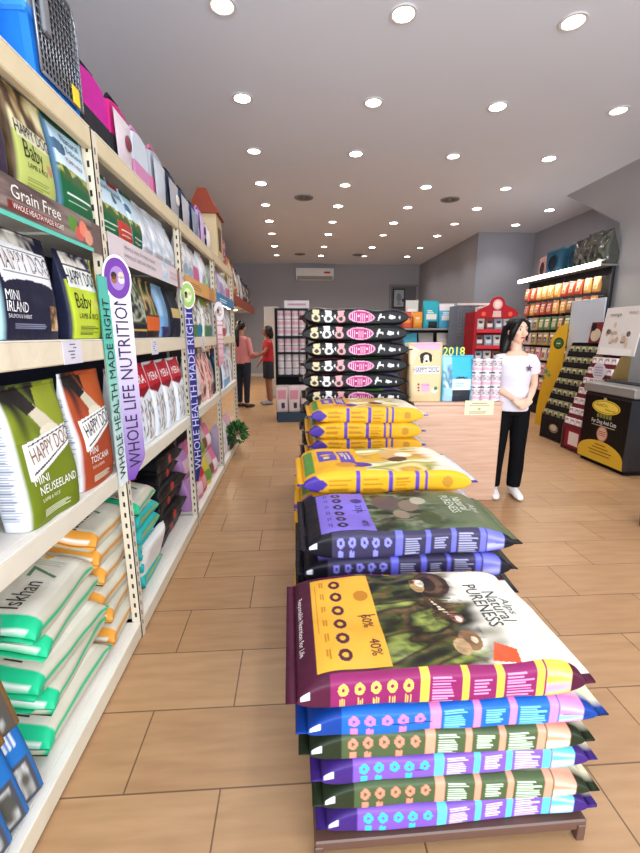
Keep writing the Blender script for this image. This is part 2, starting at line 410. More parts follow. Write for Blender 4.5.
# ================================================================== LEFT SHELVING
XF = -.735; XB = -1.2
cream = mat('#d9cdb4', .45, noise=.03, nscale=6); white_shelf = mat('#e6e2da', .45)
LEVELS_Z = [.085, .845, 1.385, 1.80, 2.145]
def post_mb(x, y):
    m = MB().box((x-.04, y-.02, 0), (x, y-.017, 2.14), '#d6cbb5').box((x-.004, y-.02, 0), (x, y+.02, 2.14), '#dcd2be')
    for k in range(41):
        z = .06+k*.05
        m.box((x, y-.004, z), (x+.0006, y+.004, z+.022), '#2b2a30').box((x-.025, y-.0206, z), (x-.016, y-.02, z+.022), '#2b2a30')
    return m
BAY = ['nearest', 'second', 'third', 'fourth']; Y0 = [.6, 1.8, 3.0, 4.2]
beamy = {0: ('#ddd2bb', .075), 1: ('#ddd4c2', .072), 2: ('#dfd3ba', .078), 3: ('#cfc4ae', .04), 4: ('#d9c9a6', .075)}
for bi, y0 in enumerate(Y0):
    r = thing('shelving_unit', 'cream slotted metal shelving unit with five shelves, %s bay on the left' % BAY[bi], 'shelving', (0, 0, 0), group='left wall shelving units')
    for y in ([y0, y0+1.2] if bi == 0 else [y0+1.2]):
        post_mb(XF+.001, y).build('post', PAPER, r); MB().box((XB-.04, y-.02, 0), (XB, y-.016, 2.14)).box((XB-.04, y-.02, 0), (XB-.036, y+.02, 2.14)).build('post', cream, r)
    for k, z in enumerate(LEVELS_Z):
        c, h = beamy[k]
        MB().bbox((XF-.03, y0+.021, z-h), (XF, y0+1.179, z-.004), c, .004).build('beam', PAPER, r)
        MB().bbox((XF-.03, y0+.021, z-.004), (XF, y0+1.179, z), '#e9e5dc', .001).bbox((XB-.03, y0+.021, z-.018), (XF-.03, y0+1.179, z), '#e4dfd6', .003).build('shelf_board', PAPER, r)
    MB().box((XB-.035, y0+.02, .05), (XB-.025, y0+1.18, 2.1)).build('back_panel', mat('#1b2440', .6), r)
# banners under the fourth level
def banner(y0, y1, ops, texts, label, tint):
    o = bag('shelf_banner', .105, y1-y0, .004, 'box', F=ops, seals=False, nl=30, nu=140, ns=3, texts=texts, cat='sign', label=label, amp=0, loc=(XF+.0035, (y0+y1)/2, 1.698), rz=PI/2, m=PAPER, group='printed shelf edge banners')
wood = [('fill', '#6f5d58'), ('pic', 0, .14, 1, 1, ['#5a4a48', '#7d6b66', '#94837c'], 9, 4)]
banner(.63, 1.77, wood+[('rect', 0, 0, 1, .13, '#63c7b4'), ('ell', .30, .55, .16, .5, '#4d2e26'), ('ell', .30, .55, .13, .4, '#efe6df'), ('ell', .30, .55, .115, .35, '#4d2e26'),
    ('rect', .52, .22, .77, .42, '#7d2f2a'), ('ell', .86, .6, .03, .25, '#5f8f3c'), ('ell', .9, .4, .03, .22, '#d2605a'), ('ell', .93, .6, .03, .25, '#e9876d'), ('ell', .965, .4, .03, .25, '#de9a80')],
    [('Grain Free', .28, .66, .036, '#efeae4', .24), ('WHOLE HEALTH MADE RIGHT', .29, .32, .016, '#f6efe9', .25), ('rd rick', -.4, .6, .03, '#f6efe9', .12)],
    'dark wood pattern shelf banner reading Grain Free with teal lower edge', 0)
banner(1.83, 2.97, [('fill', '#d8ccd0'), ('rect', .62, 0, .74, 1, '#c3d3e2'), ('pic', .63, .1, .72, .9, ['#c3d3e2', '#a9c4dc', '#e7dfdf'], 20, 2), ('rect', .94, 0, 1, 1, '#8c6a50')],
    [('WHOLE HEALTH MADE RIGHT', -.36, .7, .017, '#8d7f8c', .42), ('WHOLE LIFE NUTRITION', -.36, .38, .017, '#8d7f8c', .42), ('WHOLE HEALTH', .66, .6, .015, '#b58fa2', .2), ('MADE RIGHT', .66, .35, .015, '#b58fa2', .2)],
    'pale pink shelf banner with grey small lettering in the second bay', 0)
banner(3.03, 4.17, [('fill', '#d9a765'), ('lines', .08, .3, .5, .75, 3, '#9a6a3a', 3, False), ('rect', .75, 0, 1, 1, '#c08a5a')], [], 'tan orange shelf banner with brown lettering in the third bay', 0)
banner(4.23, 5.37, [('fill', '#4b86b4'), ('lines', .1, .3, .6, .7, 2, '#d6e6f2', 3, False)], [], 'blue shelf banner with white lettering in the fourth bay', 0)
# price cards
for y, z, w in ((1.46, 1.352, .12), (2.3, 1.345, .1), (3.5, 1.345, .1)):
    q = MB().box((0, -w/2, -.045), (.002, w/2, .028), '#d9d4df'); s = np.random.RandomState(int(y*10))
    for k in range(5): a = s.uniform(-w*.4, w*.1); q.box((.002, a, .016-k*.011), (.0024, a+s.uniform(.02, w*.35), .02-k*.011), '#6b6577')
    o = q.build('price_card', PAPER); o.location = (XF+.001, y, z)
    tag(o, 'small white price card on the middle shelf edge, %s bay' % BAY[int((y-.6)/1.2)], 'price card', 'price cards')
# vertical signs clipped to the posts
def vsign(y, z0, z1, dx, c0, c1, name, txts, tcol, label, badge=None, wA=.075, wB=.085):
    r = thing(name, label, 'sign', (XF+.006, y-.006, z0)); H = z1-z0
    # teal wing faces the entrance, coloured wing faces the aisle at an angle
    n = 50; mb = MB(); v = []; col = []
    cc = np.array([lin(c0[0]), lin(c0[1])])
    for k in range(n+1):
        t = k/n; a = cc[0]*(1-min(1, t*1.4))+cc[1]*min(1, t*1.4)
        for dy in (0, .003): v += [(.001-dy, -wA*1.25, t*H), (.001-dy, 0, t*H)]; col += [a, a]
    f = []
    for k in range(n): a = k*4; b = a+4; f += [(a, a+1, b+1, b), (a+3, a+2, b+2, b+3)]
    q = MB().add(v, f, np.array(col))
    if wA > .05: q.text(txts[0], frame((0, 0, 1), (0, -1, 0), (.003, -wA*.62, H*.47)), .06, tcol[0], w=H*.86)
    q.build('side_wing', PAPER, r)
    v = []; col = []; cc = np.array([lin(c1[0]), lin(c1[1])]); ex, ey = wB*.72, wB*.7
    for k in range(n+1):
        t = k/n; a = cc[0]*(1-t)+cc[1]*t
        w = min(1, .35+t*6)
        for d in (0, .003): v += [(0-d*.7, -.002+d*.7, t*H), (ex*w-d*.7, ey*w+d*.7, t*H)]; col += [a, a]
    o = MB().add(v, f, np.array(col)).text(txts[1], frame((0, 0, 1), (-.72, -.7, 0), (ex*.5+.0012, ey*.5-.0032, H*.5)), .055, tcol[1], w=H*.86); o.build('front_wing', PAPER, r)
    if badge:
        M = frame((.72, .7, 0), (0, 0, 1), (ex*.42+.004, ey*.42-.006, H+.0)); Mi = np.array(M.to_3x3()).T; b = MB()
        for rr, cl, of in ((.066, '#e8e0ea', 0), (.058, badge[0], .0015), (.034, badge[1], .003)):
            g = np.linspace(0, 2*PI, 33)[:-1]; q = np.c_[np.cos(g)*rr*.86, np.sin(g)*rr*1.35, np.full(32, of)]@Mi+np.array(M.to_translation())
            b.add(q, [tuple(range(32))], cl)
        for dx, dz, cl in ((-.014, -.006, '#8a5a3a'), (.014, -.006, '#e8dfd2'), (-.014, .01, '#3a2a22'), (.014, .012, '#c9b49a')):
            g = np.linspace(0, 2*PI, 17)[:-1]; q = np.c_[np.cos(g)*.011+dx, np.sin(g)*.014+dz, np.full(16, .0042)]@Mi+np.array(M.to_translation()); b.add(q, [tuple(range(16))], cl)
        b.build('round_badge', PAPER, r)
    return r
vsign(1.79, .78, 1.62, 0, ('#e9efee', '#5fc4b0'), ('#6b3f97', '#ece6f0'), 'post_sign', ('WHOLE HEALTH MADE RIGHT', 'WHOLE LIFE NUTRITION'), ('#14302c', '#38264a'), 'tall teal and purple folded sign with round pet badge on the nearest shelf post', ('#6a3b93', '#9a78b4'))
vsign(2.98, .35, 1.66, 0, ('#4a4c88', '#c9c6dd'), ('#2c2c66', '#34337a'), 'post_sign', ('WHOLE HEALTH MADE RIGHT', 'WHOLE HEALTH MADE RIGHT'), ('#d9d6ee', '#b9b4dc'), 'tall navy folded sign with round green badge on the second shelf post', ('#9cbf6a', '#c9dca0'), .02, .055)
vsign(4.18, 1.1, 1.62, 0, ('#c8586a', '#e8c9cc'), ('#c98a90', '#efe2e2'), 'post_sign', ('||| || |||| ||', '|| |||| |||'), ('#b8707a', '#b8909a'), 'pink and white folded sign with round badge on the third shelf post', ('#e6e0e2', '#b8a8a8'), .04, .055)
# ------------------------------------------------------------------ bags standing on the left shelves
small = lambda seed, col='#e8e8e8', a=.12, c=.88, b=.06, d=.26, n=6: ('lines', a, b, c, d, n, col, seed, False)
GUS = [('fill', '#e8eaf0'), ('lines', .15, .08, .85, .8, 60, '#8f96a8', 3, False)]
def dogblob(u, v, s, c1='#2a2624', c2='#d9c9a8'):
    return [('ell', u, v, .16*s, .10*s, c2), ('ell', u-.04*s, v+.10*s, .13*s, .07*s, c2), ('ell', u-.13*s, v+.10*s, .05*s, .08*s, c1), ('ell', u+.07*s, v+.11*s, .05*s, .07*s, c1),
            ('ell', u-.03*s, v+.07*s, .03*s, .016*s, c1), ('ell', u-.08*s, v+.11*s, .013*s, .01*s, '#111111'), ('ell', u+.02*s, v+.11*s, .013*s, .01*s, '#111111')]
def hd_art(base, base2, dark='#22201e'):
    return [('fill', base), ('grad', 0, .0, 1, .4, base, base), ('pic', 0, .62, .6, 1, [dark, base, base2], 6, 3), ('poly', [(.45, .66), (1, .6), (1, 1), (.55, .96)], base2),
            ('poly', [(.12, .97), (.25, .98), (.78, .66), (.5, .64)], '#cfc6ae'), ('poly', [(.02, .97), (.3, .99), (.5, .82), (.3, .78)], '#1e1c1e'), ('ell', .62, .64, .2, .05, '#ded6c0'),
            ('poly', [(.06, .34), (.1, .335), (1, .5), (1, .66), (.06, .6)], '#f2f0ee'), ('poly', [(.14, .37), (1, .525), (1, .535), (.14, .385)], '#2a2630'),
            ('poly', [(.14, .575), (.96, .635), (.96, .645), (.14, .585)], '#2a2630'), small(4, '#dfe3c8', .2, .75, .05, .11, 4)]
def put(b, yc, z, depth, yaw=0, dx=0):
    b.location = (XF-.012-depth/2-dx, yc, z); b.rotation_euler = (0, 0, PI/2+yaw)
# nearest bay, lower display shelf
o = bag('dog_food_bag', .415, .275, .10, F=hd_art('#6e7d22', '#8f9a2c'), SL=GUS, nl=130, nu=90, seed=3, cat='dog food bag',
    texts=[('HAPPY DOG', .12, .535, .05, '#8a6a5a', .2, .17), ('MINI', -.45, .325, .026, '#f4f4ee', .06), ('NEUSEELAND', .05, .245, .028, '#f4f4ee', .17), ('LAMB & RICE', -.25, .175, .012, '#e8ead0', .08)],
    label='olive green mini dog food bag with leaping white dog on the lower display shelf'); put(o, 1.29, .847, .10, -.04)
o = bag('dog_food_bag', .425, .27, .09, F=hd_art('#a5482a', '#b9592f'), SL=GUS, nl=130, nu=90, seed=4,
    texts=[('HAPPY DOG', .12, .535, .05, '#3a3230', .2, .17), ('MINI', -.42, .325, .026, '#f4f4ee', .055), ('TOSCANA', -.12, .245, .027, '#f4f4ee', .13), ('DUCK & SALMON', -.25, .18, .011, '#f0dccf', .08)],
    label='rust orange mini dog food bag beside the teal and purple sign'); put(o, 1.595, .847, .09, -.04)
o = bag('dog_food_bag', .40, .19, .11, F=[('fill', '#b7c9d6'), ('rect', 0, 0, 1, .2, '#c4c7cf'), ('rect', 0, .3, 1, .45, '#1d3440'), ('poly', [(.0, .45), (.95, .42), (.7, .8), (0, .85)], '#e6eef2'), ('ell', .55, .2, .18, .08, '#b9322c'), ('ell', .55, .2, .07, .03, '#1a1a1a'), ('ell', .85, .5, .1, .05, '#e5b33c'), ('rect', 0, .8, 1, 1, '#3f6b2e'), ('ell', .3, .6, .15, .1, '#8fb6d0')],
    SL=GUS, nl=90, nu=50, seed=5, texts=[('NATUR', .2, .86, .035, '#e8f0e2', .12)], label='grey and white cat food bag with red eye mark left of the olive bag'); put(o, 1.0, .847, .11, -.1, .06)
o = bag('dog_food_bag', .34, .16, .11, F=[('fill', '#b32d26'), ('rect', 0, .62, 1, .8, '#efe9e4'), ('ell', .5, .9, .3, .07, '#31506a')], nl=50, nu=30, seed=6, label='red dog food bag at the near left end of the lower display shelf'); put(o, .78, .847, .11, -.1, .0)
# nearest bay, middle shelf
o = bag('dog_food_bag', .30, .29, .08, F=[('fill', '#1d1f36'), ('pic', .2, .78, .9, .99, ['#1d1f36', '#b9b4ac', '#e2ddd2'], 14, 3), ('poly', [(.03, .54), (.95, .52), (1, .83), (.05, .88)], '#e9ebee'), ('ell', .5, .52, .46, .06, '#e9ebee'), ('ell', .5, .49, .44, .06, '#1d1f36'),
    ('rect', .08, .60, .94, .605, '#26263a'), ('rect', .08, .81, .94, .815, '#26263a'), ('rect', .8, .08, 1, .33, '#8a6a4a'), ('pic', .8, .08, 1, .33, ['#5b422c', '#b28b5f', '#d9c09a'], 20, 6), small(8, '#8a8ea8', .12, .7, .1, .16, 3)],
    SL=[('fill', '#a9cfd6')], nl=110, nu=90, seed=7, texts=[('HAPPY DOG', 0, .70, .058, '#e2d4cd', .235), ('HAPPY DOG', .008, .703, .056, '#4b3f46', .232), ('MINI', -.62, .39, .028, '#f4f4f6', .055), ('IRLAND', -.5, .29, .03, '#f4f4f6', .09), ('SALMON & RABBIT', -.45, .21, .011, '#d8d8e2', .1)],
    label='navy blue mini dog food bag with white name panel on the middle shelf'); put(o, 1.31, 1.387, .08, -.0)
o = bag('dog_food_bag', .29, .235, .07, F=[('fill', '#bccf3a'), ('rect', 0, .68, 1, 1, '#1f2138'), ('pic', .05, .85, .95, .99, ['#1f2138', '#c9c4bc', '#e8e4da'], 12, 5), ('poly', [(.03, .6), (.97, .58), (1, .82), (.05, .84)], '#eceee8'), ('ell', .82, .42, .1, .07, '#d8a48a'), ('ell', .82, .42, .075, .05, '#c9d65a'), small(5, '#5a6a20', .15, .85, .05, .17, 5)],
    SL=[('fill', '#20223a')], nl=110, nu=80, seed=8, texts=[('HAPPY DOG', .0, .71, .052, '#1c1c30', .2), ('Baby', -.25, .44, .055, '#1c2410', .1), ('LAMB & RICE', -.05, .27, .02, '#1c2410', .13)],
    label='lime yellow puppy food bag beside the navy bag on the middle shelf'); put(o, 1.625, 1.387, .07, -.0)
o = bag('dog_food_bag', .30, .22, .10, F=[('fill', '#7fc3c4'), ('rect', 0, .6, 1, .8, '#e8eef0')], nl=40, nu=30, seed=9, label='teal dog food bag at the near left end of the middle shelf'); put(o, 1.0, 1.387, .10)
# nearest bay, upper shelf
o = bag('dog_food_bag', .275, .20, .07, F=[('fill', '#b6c06a'), ('pic', 0, .55, 1, 1, ['#4a3a2c', '#a58a62', '#d8cfa0', '#e4dcb6'], 7, 3), ('rect', .05, .5, 1, .66, '#d9d6b8'), ('rect', .08, .51, .97, .52, '#2a2a22'), ('rect', .08, .64, .97, .65, '#2a2a22'), ('ell', .85, .33, .1, .06, '#c58a6a'), small(7, '#7d8a3a', .15, .8, .06, .16, 4)],
    nl=90, nu=70, seed=10, texts=[('HAPPY DOG', .0, .58, .034, '#1f1f1a', .165), ('Baby', -.2, .40, .05, '#2a2f16', .09), ('LAMB & RICE', -.1, .26, .014, '#2a2f16', .09)], SL=[('fill', '#5a4634'), ('pic', 0, 0, 1, 1, ['#3c2c22', '#7c6548'], 6, 2)],
    label='small pale green puppy food bag on the upper shelf above the wood banner'); put(o, 1.425, 1.802, .07, -.0)
def farm(mid, low): return [('fill', '#bcd9ea'), ('grad', 0, .45, 1, 1, '#d8ecf4', '#a9cde4'), ('pic', 0, .3, 1, .5, ['#2f5a30', '#7a8a3a', '#c9c070', '#3b6a38'], 16, 3), ('poly', [(0, .3), (.2, .52), (.35, .42), (.6, .5), (1, .34), (1, .3)], '#3e5f34'), ('poly', [(0, .0), (1, 0), (1, .33), (0, .36)], low), ('rect', .1, .2, .9, .225, '#dfe9df'), ('rect', .1, .12, .7, .135, '#b9cfba'), ('ell', .15, .7, .2, .08, '#46698a'), ('rect', 0, .93, 1, 1, mid)]
o = bag('dog_food_bag', .285, .235, .07, F=farm('#2f5a44', '#17603a'), SL=[('fill', '#4f7390')], nl=90, nu=70, seed=11, texts=[('Natural', .15, .84, .024, '#3a4a60', .11), ('& Delicious', .15, .73, .02, '#3a4a60', .13), ('PUPPY MINI', .1, .60, .016, '#9a4a60', .11)],
    label='sky blue and green landscape food bag on the upper shelf by the post'); put(o, 1.655, 1.802, .07, -.0)
o = bag('dog_food_bag', .27, .20, .09, F=[('fill', '#3a2c44'), ('rect', 0, .5, 1, .7, '#d9d4dc'), ('ell', .5, .85, .4, .12, '#7a5a86')], nl=40, nu=30, seed=12, label='dark purple food bag at the near left end of the upper shelf'); put(o, 1.20, 1.802, .09)
# farther bays: families of bag designs, each bag its own object
def simple(base, top, lab, extra=(), blob=None):
    a = [('fill', base), ('rect', 0, .72, 1, 1, top), ('rect', .06, .5, .94, .66, lab), ('lines', .12, .08, .88, .24, 5, lab, 3, False)]
    if blob: a += dogblob(.5, .3, 1.1, *blob)
    return a+list(extra)
MERA = [('fill', '#dfe6ee'), ('poly', [(0, .66), (1, .7), (1, 1), (0, 1)], '#c22432'), ('poly', [(0, .64), (.5, .58), (1, .68), (1, .71), (0, .68)], '#8a1622'), ('pic', .08, .04, .95, .55, ['#eef1f4', '#dfe6ee', '#cfdbe6', '#5a5a62', '#c9a88a', '#e4ebf2', '#eef1f4'], 12, 7), ('poly', [(.0, .4), (.3, .6), (0, .64)], '#f2f4f6')]
fam = {
 (1, 3): (['#green', '#red', '#green2']+['#pale']*4, .26, .17), (1, 2): (['gold', 'green', 'orange', 'blue', 'dark'], .30, .22), (1, 1): (['mera']*5, .41, .225),
 (2, 3): (['pale', 'pale', 'pink', 'pale', 'lime'], .27, .2), (2, 2): (['cowgreen', 'cowgreen', 'cowteal', 'cowgreen', 'cowteal'], .32, .21), (2, 1): (['mera', 'white', 'pinkpic', 'pinkpic', 'slim'], .40, .21),
 (3, 3): (['lime', 'lilac', 'pale', 'pink'], .26, .24), (3, 2): (['redwhite', 'redwhite', 'whitepic', 'whitepic'], .33, .26), (3, 1): (['navyteal', 'skywhite', 'skywhite', 'whitepic'], .42, .26)}
A = {'#green': (farm('#2f5a44', '#17603a'), 'sky blue and dark green landscape', [('Natural', .1, .8, .028, '#3a4a60', .1)]), '#green2': (farm('#2f5a44', '#1d5a3c'), 'misty green landscape', []),
 '#red': (farm('#a33', '#b3392f'), 'sky blue and red landscape', [('Natural', .1, .8, .028, '#3a4a60', .1)]),
 '#pale': ([('fill', '#c9d0d8'), ('pic', 0, .2, 1, 1, ['#eceef2', '#c3ccd6', '#aab6c4'], 6, 2), ('rect', 0, 0, 1, .16, '#a4a4ac')], 'pale grey silver', []),
 'pale': ([('fill', '#cfd3da'), ('pic', 0, .35, 1, 1, ['#f0f1f4', '#c6ccd6', '#b2b6c0'], 6, 5), ('ell', .5, .2, .4, .14, '#9ab0c0')], 'pale grey white', []),
 'pink': ([('fill', '#d6cfd8'), ('rect', 0, 0, 1, .45, '#c96a94'), ('pic', .1, .5, .9, .95, ['#eef0f2', '#c6ccd6'], 6, 5)], 'pink and white', []),
 'lime': ([('fill', '#d4d8d4'), ('rect', 0, 0, 1, .5, '#9dbb4a'), ('ell', .5, .3, .3, .15, '#dbe6b0')], 'lime green and white', []),
 'lilac': ([('fill', '#a890bc'), ('rect', .1, .5, .9, .8, '#e8e0ee')], 'lilac', []),
 'gold': ([('fill', '#b08a3c'), ('pic', 0, .3, 1, 1, ['#6b4a22', '#c89a44', '#e9cf8a', '#5a5040'], 7, 2), ('rect', 0, .06, 1, .3, '#3f86b0'), ('rect', 0, 0, 1, .08, '#1e2233')], 'golden brown and blue', []),
 'green': ([('fill', '#3c4a34'), ('pic', 0, .25, 1, 1, ['#20281e', '#5c6a4a', '#b9c0a8', '#2c2c30'], 7, 4), ('rect', 0, 0, 1, .22, '#1c1f2b'), ('rect', .1, .1, .9, .14, '#c9a45a')], 'dark green', []),
 'orange': ([('fill', '#46402c'), ('pic', 0, .4, 1, 1, ['#2a2a1c', '#6a7a3a', '#caa878', '#322c28'], 6, 6), ('rect', 0, .12, 1, .36, '#d2622c'), ('rect', 0, 0, 1, .1, '#2a1f1e')], 'dark bag with orange band', []),
 'blue': ([('fill', '#6f9fcc'), ('pic', 0, .4, 1, 1, ['#4f86bb', '#9cc3e2'], 4, 6), ('rect', 0, 0, 1, .2, '#2c2d5a')], 'sky blue', []),
 'dark': ([('fill', '#1d2030'), ('rect', .1, .4, .9, .6, '#c9b070')], 'black', []),
 'mera': (MERA, 'white bag with red top', [('MERA', -.05, .80, .048, '#f6f2f2', .14)]),
 'white': ([('fill', '#e6e3e4'), ('rect', 0, .0, 1, .2, '#3a3a48'), ('pic', .1, .25, .9, .6, ['#f0eeee', '#c9bcc0'], 7, 3)], 'plain white', []),
 'pinkpic': ([('fill', '#d9b6ae'), ('pic', 0, 0, 1, 1, ['#c2484a', '#f0d8d0', '#d9a090', '#6a4a44'], 9, 3)], 'pink patterned', []),
 'slim': ([('fill', '#24262e'), ('rect', .2, .3, .8, .8, '#8a8c96')], 'charcoal', []),
 'cowgreen': ([('fill', '#dfe2da'), ('rect', 0, .8, 1, 1, '#8aa83c'), ('pic', 0, .3, 1, .8, ['#f2f0ea', '#1e1e22', '#e9e6dc', '#8a6a4a'], 9, 3), ('rect', 0, 0, 1, .3, '#4f7a4c')], 'black and white patterned green', []),
 'cowteal': ([('fill', '#dfe2da'), ('rect', 0, .8, 1, 1, '#b9b03c'), ('pic', 0, .3, 1, .8, ['#f2f0ea', '#26262c', '#e9e6dc'], 9, 5), ('rect', 0, 0, 1, .3, '#2f7f9a')], 'black and white patterned teal', []),
 'redwhite': ([('fill', '#e9e4e2'), ('rect', 0, .0, 1, .25, '#b34a52'), ('ell', .5, .6, .3, .2, '#cfc6b8'), ('ell', .5, .62, .1, .08, '#3a3a2c')], 'white and red', []),
 'whitepic': ([('fill', '#e2e2e6'), ('pic', .1, .1, .9, .8, ['#f0f0f2', '#c9c3c8', '#8a98a8'], 7, 9)], 'white patterned', []),
 'navyteal': ([('fill', '#2a3350'), ('rect', 0, .5, 1, .8, '#4f7ea6')], 'navy and teal', []),
 'skywhite': ([('fill', '#dfe9f4'), ('rect', 0, 0, 1, .2, '#86b0d8'), ('pic', .1, .25, .9, .7, ['#f3f6fa', '#dfe6f2', '#4a5a80', '#e7c0c4'], 9, 2), ('rect', 0, .8, 1, 1, '#9cc0e4')], 'white and light blue', [])}
LV = {3: 'upper', 2: 'middle', 1: 'lower'}
cache = {}
for (bi, lv), (seq, H, w) in fam.items():
    y = Y0[bi]+.075+w/2; N = len(seq); step = (1.2-.11-w)/(N-1) if N > 1 else 0
    cnt = {}
    for i, key in enumerate(seq):
        ops, desc, tx = A[key]; cnt[key] = cnt.get(key, 0)+1; k = (key, H, w)
        lab = '%s food bag, %s from near post, %s shelf, %s bay' % (desc, 'first' if i == 0 else TH[i], LV[lv], BAY[bi])
        yc = y+i*min(step, w*1.04); dz = LEVELS_Z[lv]+.002
        if k not in cache:
            o = cache[k] = bag('dog_food_bag', H, w, .1, F=ops, texts=tx, nl=60 if bi == 1 else 36, nu=40 if bi == 1 else 24, ns=8, seed=hash(key) % 97 if 0 else sum(map(ord, key)) % 97, SL=[('fill', '#cfd3da')] if 'mera' in key or 'pale' in key else None, label=lab)
        else: o = dup(cache[k], label=lab)
        o['group'] = 'food bags on the %s shelf of the %s bay' % (LV[lv], BAY[bi])
        put(o, yc, dz, .1, random.Random(i*7+bi).uniform(-.1, .02), random.Random(i+bi*9).uniform(0, .03))
# ------------------------------------------------------------------ litter and food bags lying on the base shelf
def litter(base, edge, top, seed, label, grp, txt='Iskhan', L=.47, W_=.37, T=.10, sc='#d0cbb8', band=None):
    F = [('fill', top), ('pic', 0, .5, 1, 1, [top, '#e4e2d4', top], 5, 2), ('rect', 0, 0, 1, .13, edge), ('rect', .975, 0, 1, 1, edge), ('rect', 0, .045, 1, .055, '#eef6ee'), ('ell', .62, .82, .05, .035, '#e3a93c'), ('ell', .62, .82, .025, .017, '#f0c766'),
         ('lines', .45, .70, .85, .78, 3, '#b5c2ae', seed, False)]
    tx = [(txt, .35, .33, .062, '#3a3a3a', .15, PI/2), ('7', .4, .60, .10, '#5f8a68', None, PI/2)]
    return bag('litter_bag', L, W_, T, 'pillow', F=F, S=[('fill', sc), ('rect', .45, 0, .72, 1, band or edge), ('rect', 0, 0, 1, .13, edge), ('rect', 0, .95, 1, 1, edge)], B=[('fill', base)], texts=tx, lay='Y', nl=70, nu=40, ns=10, seed=seed, amp=.009, label=label, cat='litter bag', group=grp)
def lay(o, x, y, z, rz=0, rx=0, ry=0): o.location = (x, y, z); o.rotation_euler = (rx, ry, rz)
g = 'white and green litter bags stacked on the base shelf'
for i in range(5):
    o = litter('#c9c3ae', '#22c48c', '#dcd9cc', 20+i, 'white and green litter bag, %s in the stack under the olive bag' % ['lowest', 'second from bottom', 'middle', 'second from top', 'topmost'][i], g, T=.102)
    lay(o, (-.965, -.975, -.985, -.99, -.985)[i], (1.10, 1.15, 1.12, 1.17, 1.13)[i], (.10, .20, .297, .39, .485)[i], (.0, .05, -.04, .05, .06)[i], 0, (.08, .14, .19, .23, .26)[i])
g = 'white and orange litter bags stacked by the nearest post'
for i in range(6):
    o = litter('#c9c3ae', '#e09a3c', '#d6d2c2', 30+i, 'white and orange litter bag, %s in the stack by the post' % ['lowest', 'second', 'third', 'fourth', 'fifth', 'topmost'][i], g, L=.37, T=.098)
    lay(o, (-.965, -.975, -.98, -.985, -.99, -.985)[i], 1.575+(.0, .02, -.02, .02, 0, -.02)[i], (.10, .196, .29, .383, .475, .567)[i], (.0, .02, -.02, .02, .0, .02)[i], 0, (.08, .12, .16, .19, .21, .23)[i])
# small pouches leaning together at the near end of the base shelf
def pouch(c0, c1, seed, label, grp, tab='#e9b92c', H=.24, w=.17):
    return bag('snack_pouch', H, w, .035, F=[('fill', c0), ('rect', 0, 0, 1, .48, c1), ('pic', .1, .05, .9, .42, [c1, '#c9c9c4', '#55524c'], 8, seed), ('rect', .42, .46, .6, .56, tab), ('lines', .62, .66, .92, .9, 4, '#e8ecf2', seed, True)],
               nl=34, nu=24, ns=6, seed=seed, amp=.003, label=label, cat='pouch', group=grp)
pc = [('#2a6fb8', '#4c4f58', 'blue and dark grey'), ('#8a6236', '#5a5148', 'brown'), ('#2e7ab6', '#3c5a86', 'blue')]
for i in range(4):
    o = pouch(*pc[0][:2], 40+i, 'blue and grey snack pouch with yellow tab, %s in the row beside the litter stack' % TH[i], 'blue snack pouches on the base shelf')
    o.location = (-.79, .965-.07*i, .1); o.rotation_euler = (-.35, 0, PI/2-.35)
for i in range(4):
    o = pouch(*pc[1][:2], 50+i, 'brown snack pouch with gold tab, %s in the upper row left of the litter' % TH[i], 'brown snack pouches on the base shelf', '#d9a83c')
    o.location = (-.82, .955-.06*i, .335); o.rotation_euler = (-.35, 0, PI/2-.35)
o = pouch('#b678b0', '#e6dfe6', 58, 'lilac pouch with white label above the brown pouches', None, '#d9a83c'); o.location = (-.83, .95, .5); o.rotation_euler = (-.3, .5, PI/2-.3); o.scale = (.75,)*3
o = pouch('#2e7ab6', '#2c5f96', 59, 'blue pouch leaning above the lilac pouch', None, '#d6d9c8'); o.location = (-.86, .97, .61); o.rotation_euler = (-.5, .9, PI/2-.3); o.scale = (.6,)*3
# second bay base
g = 'teal and lime litter bags stacked behind the nearest post'
for i in range(6):
    if i < 5: o = litter('#2fb8b8' if i < 2 else '#2f9c9a', '#2fb0ae', '#a9b83a', 60+i, 'teal and lime litter bag, %s in the stack past the post' % ['lowest', 'second', 'third', 'fourth', 'topmost teal'][i], g, txt='7', L=.34, T=.088, sc='#2fb0ae', band='#a9b83a')
    else: o = litter('#c9c3ae', '#22c48c', '#dcd9cc', 66, 'white and green litter bag on top of the teal litter stack', g, L=.34, T=.09)
    lay(o, -.98, 2.0, .10+i*.084, (.0, .02, -.02, .02, .02, .03)[i], 0, .1+.02*i)
g = 'black food sacks with red emblem piled in the second bay'
BLK = [('fill', '#1b1a1e'), ('pic', .1, .2, .9, .9, ['#1b1a1e', '#26242a', '#34323a'], 5, 3), ('ell', .5, .1, .14, .05, '#b8443a'), ('ell', .3, .5, .1, .08, '#8a3a34')]
bs = []
for i in range(7):
    S_ = [('fill', '#18171b'), ('ell', .5, .5, .3, .06, '#b03a3a'), ('rect', .45, .2, .55, .35, '#9a8a6a')]
    o = bag('dog_food_bag', .56, .37, .098, 'pillow', F=BLK, S=S_, lay='Y', nl=50, nu=20, ns=10, seed=70+i, amp=.012, cat='dog food bag', group=g,
            label='black food sack with red emblem, %s in the pile of the second bay' % ['lowest', 'second from bottom', 'third from bottom', 'middle', 'third from top', 'second from top', 'topmost'][i])
    lay(o, -1.01+(.012 if i % 2 else 0), 2.40, .088+i*.095, (.03, -.03)[i % 2])
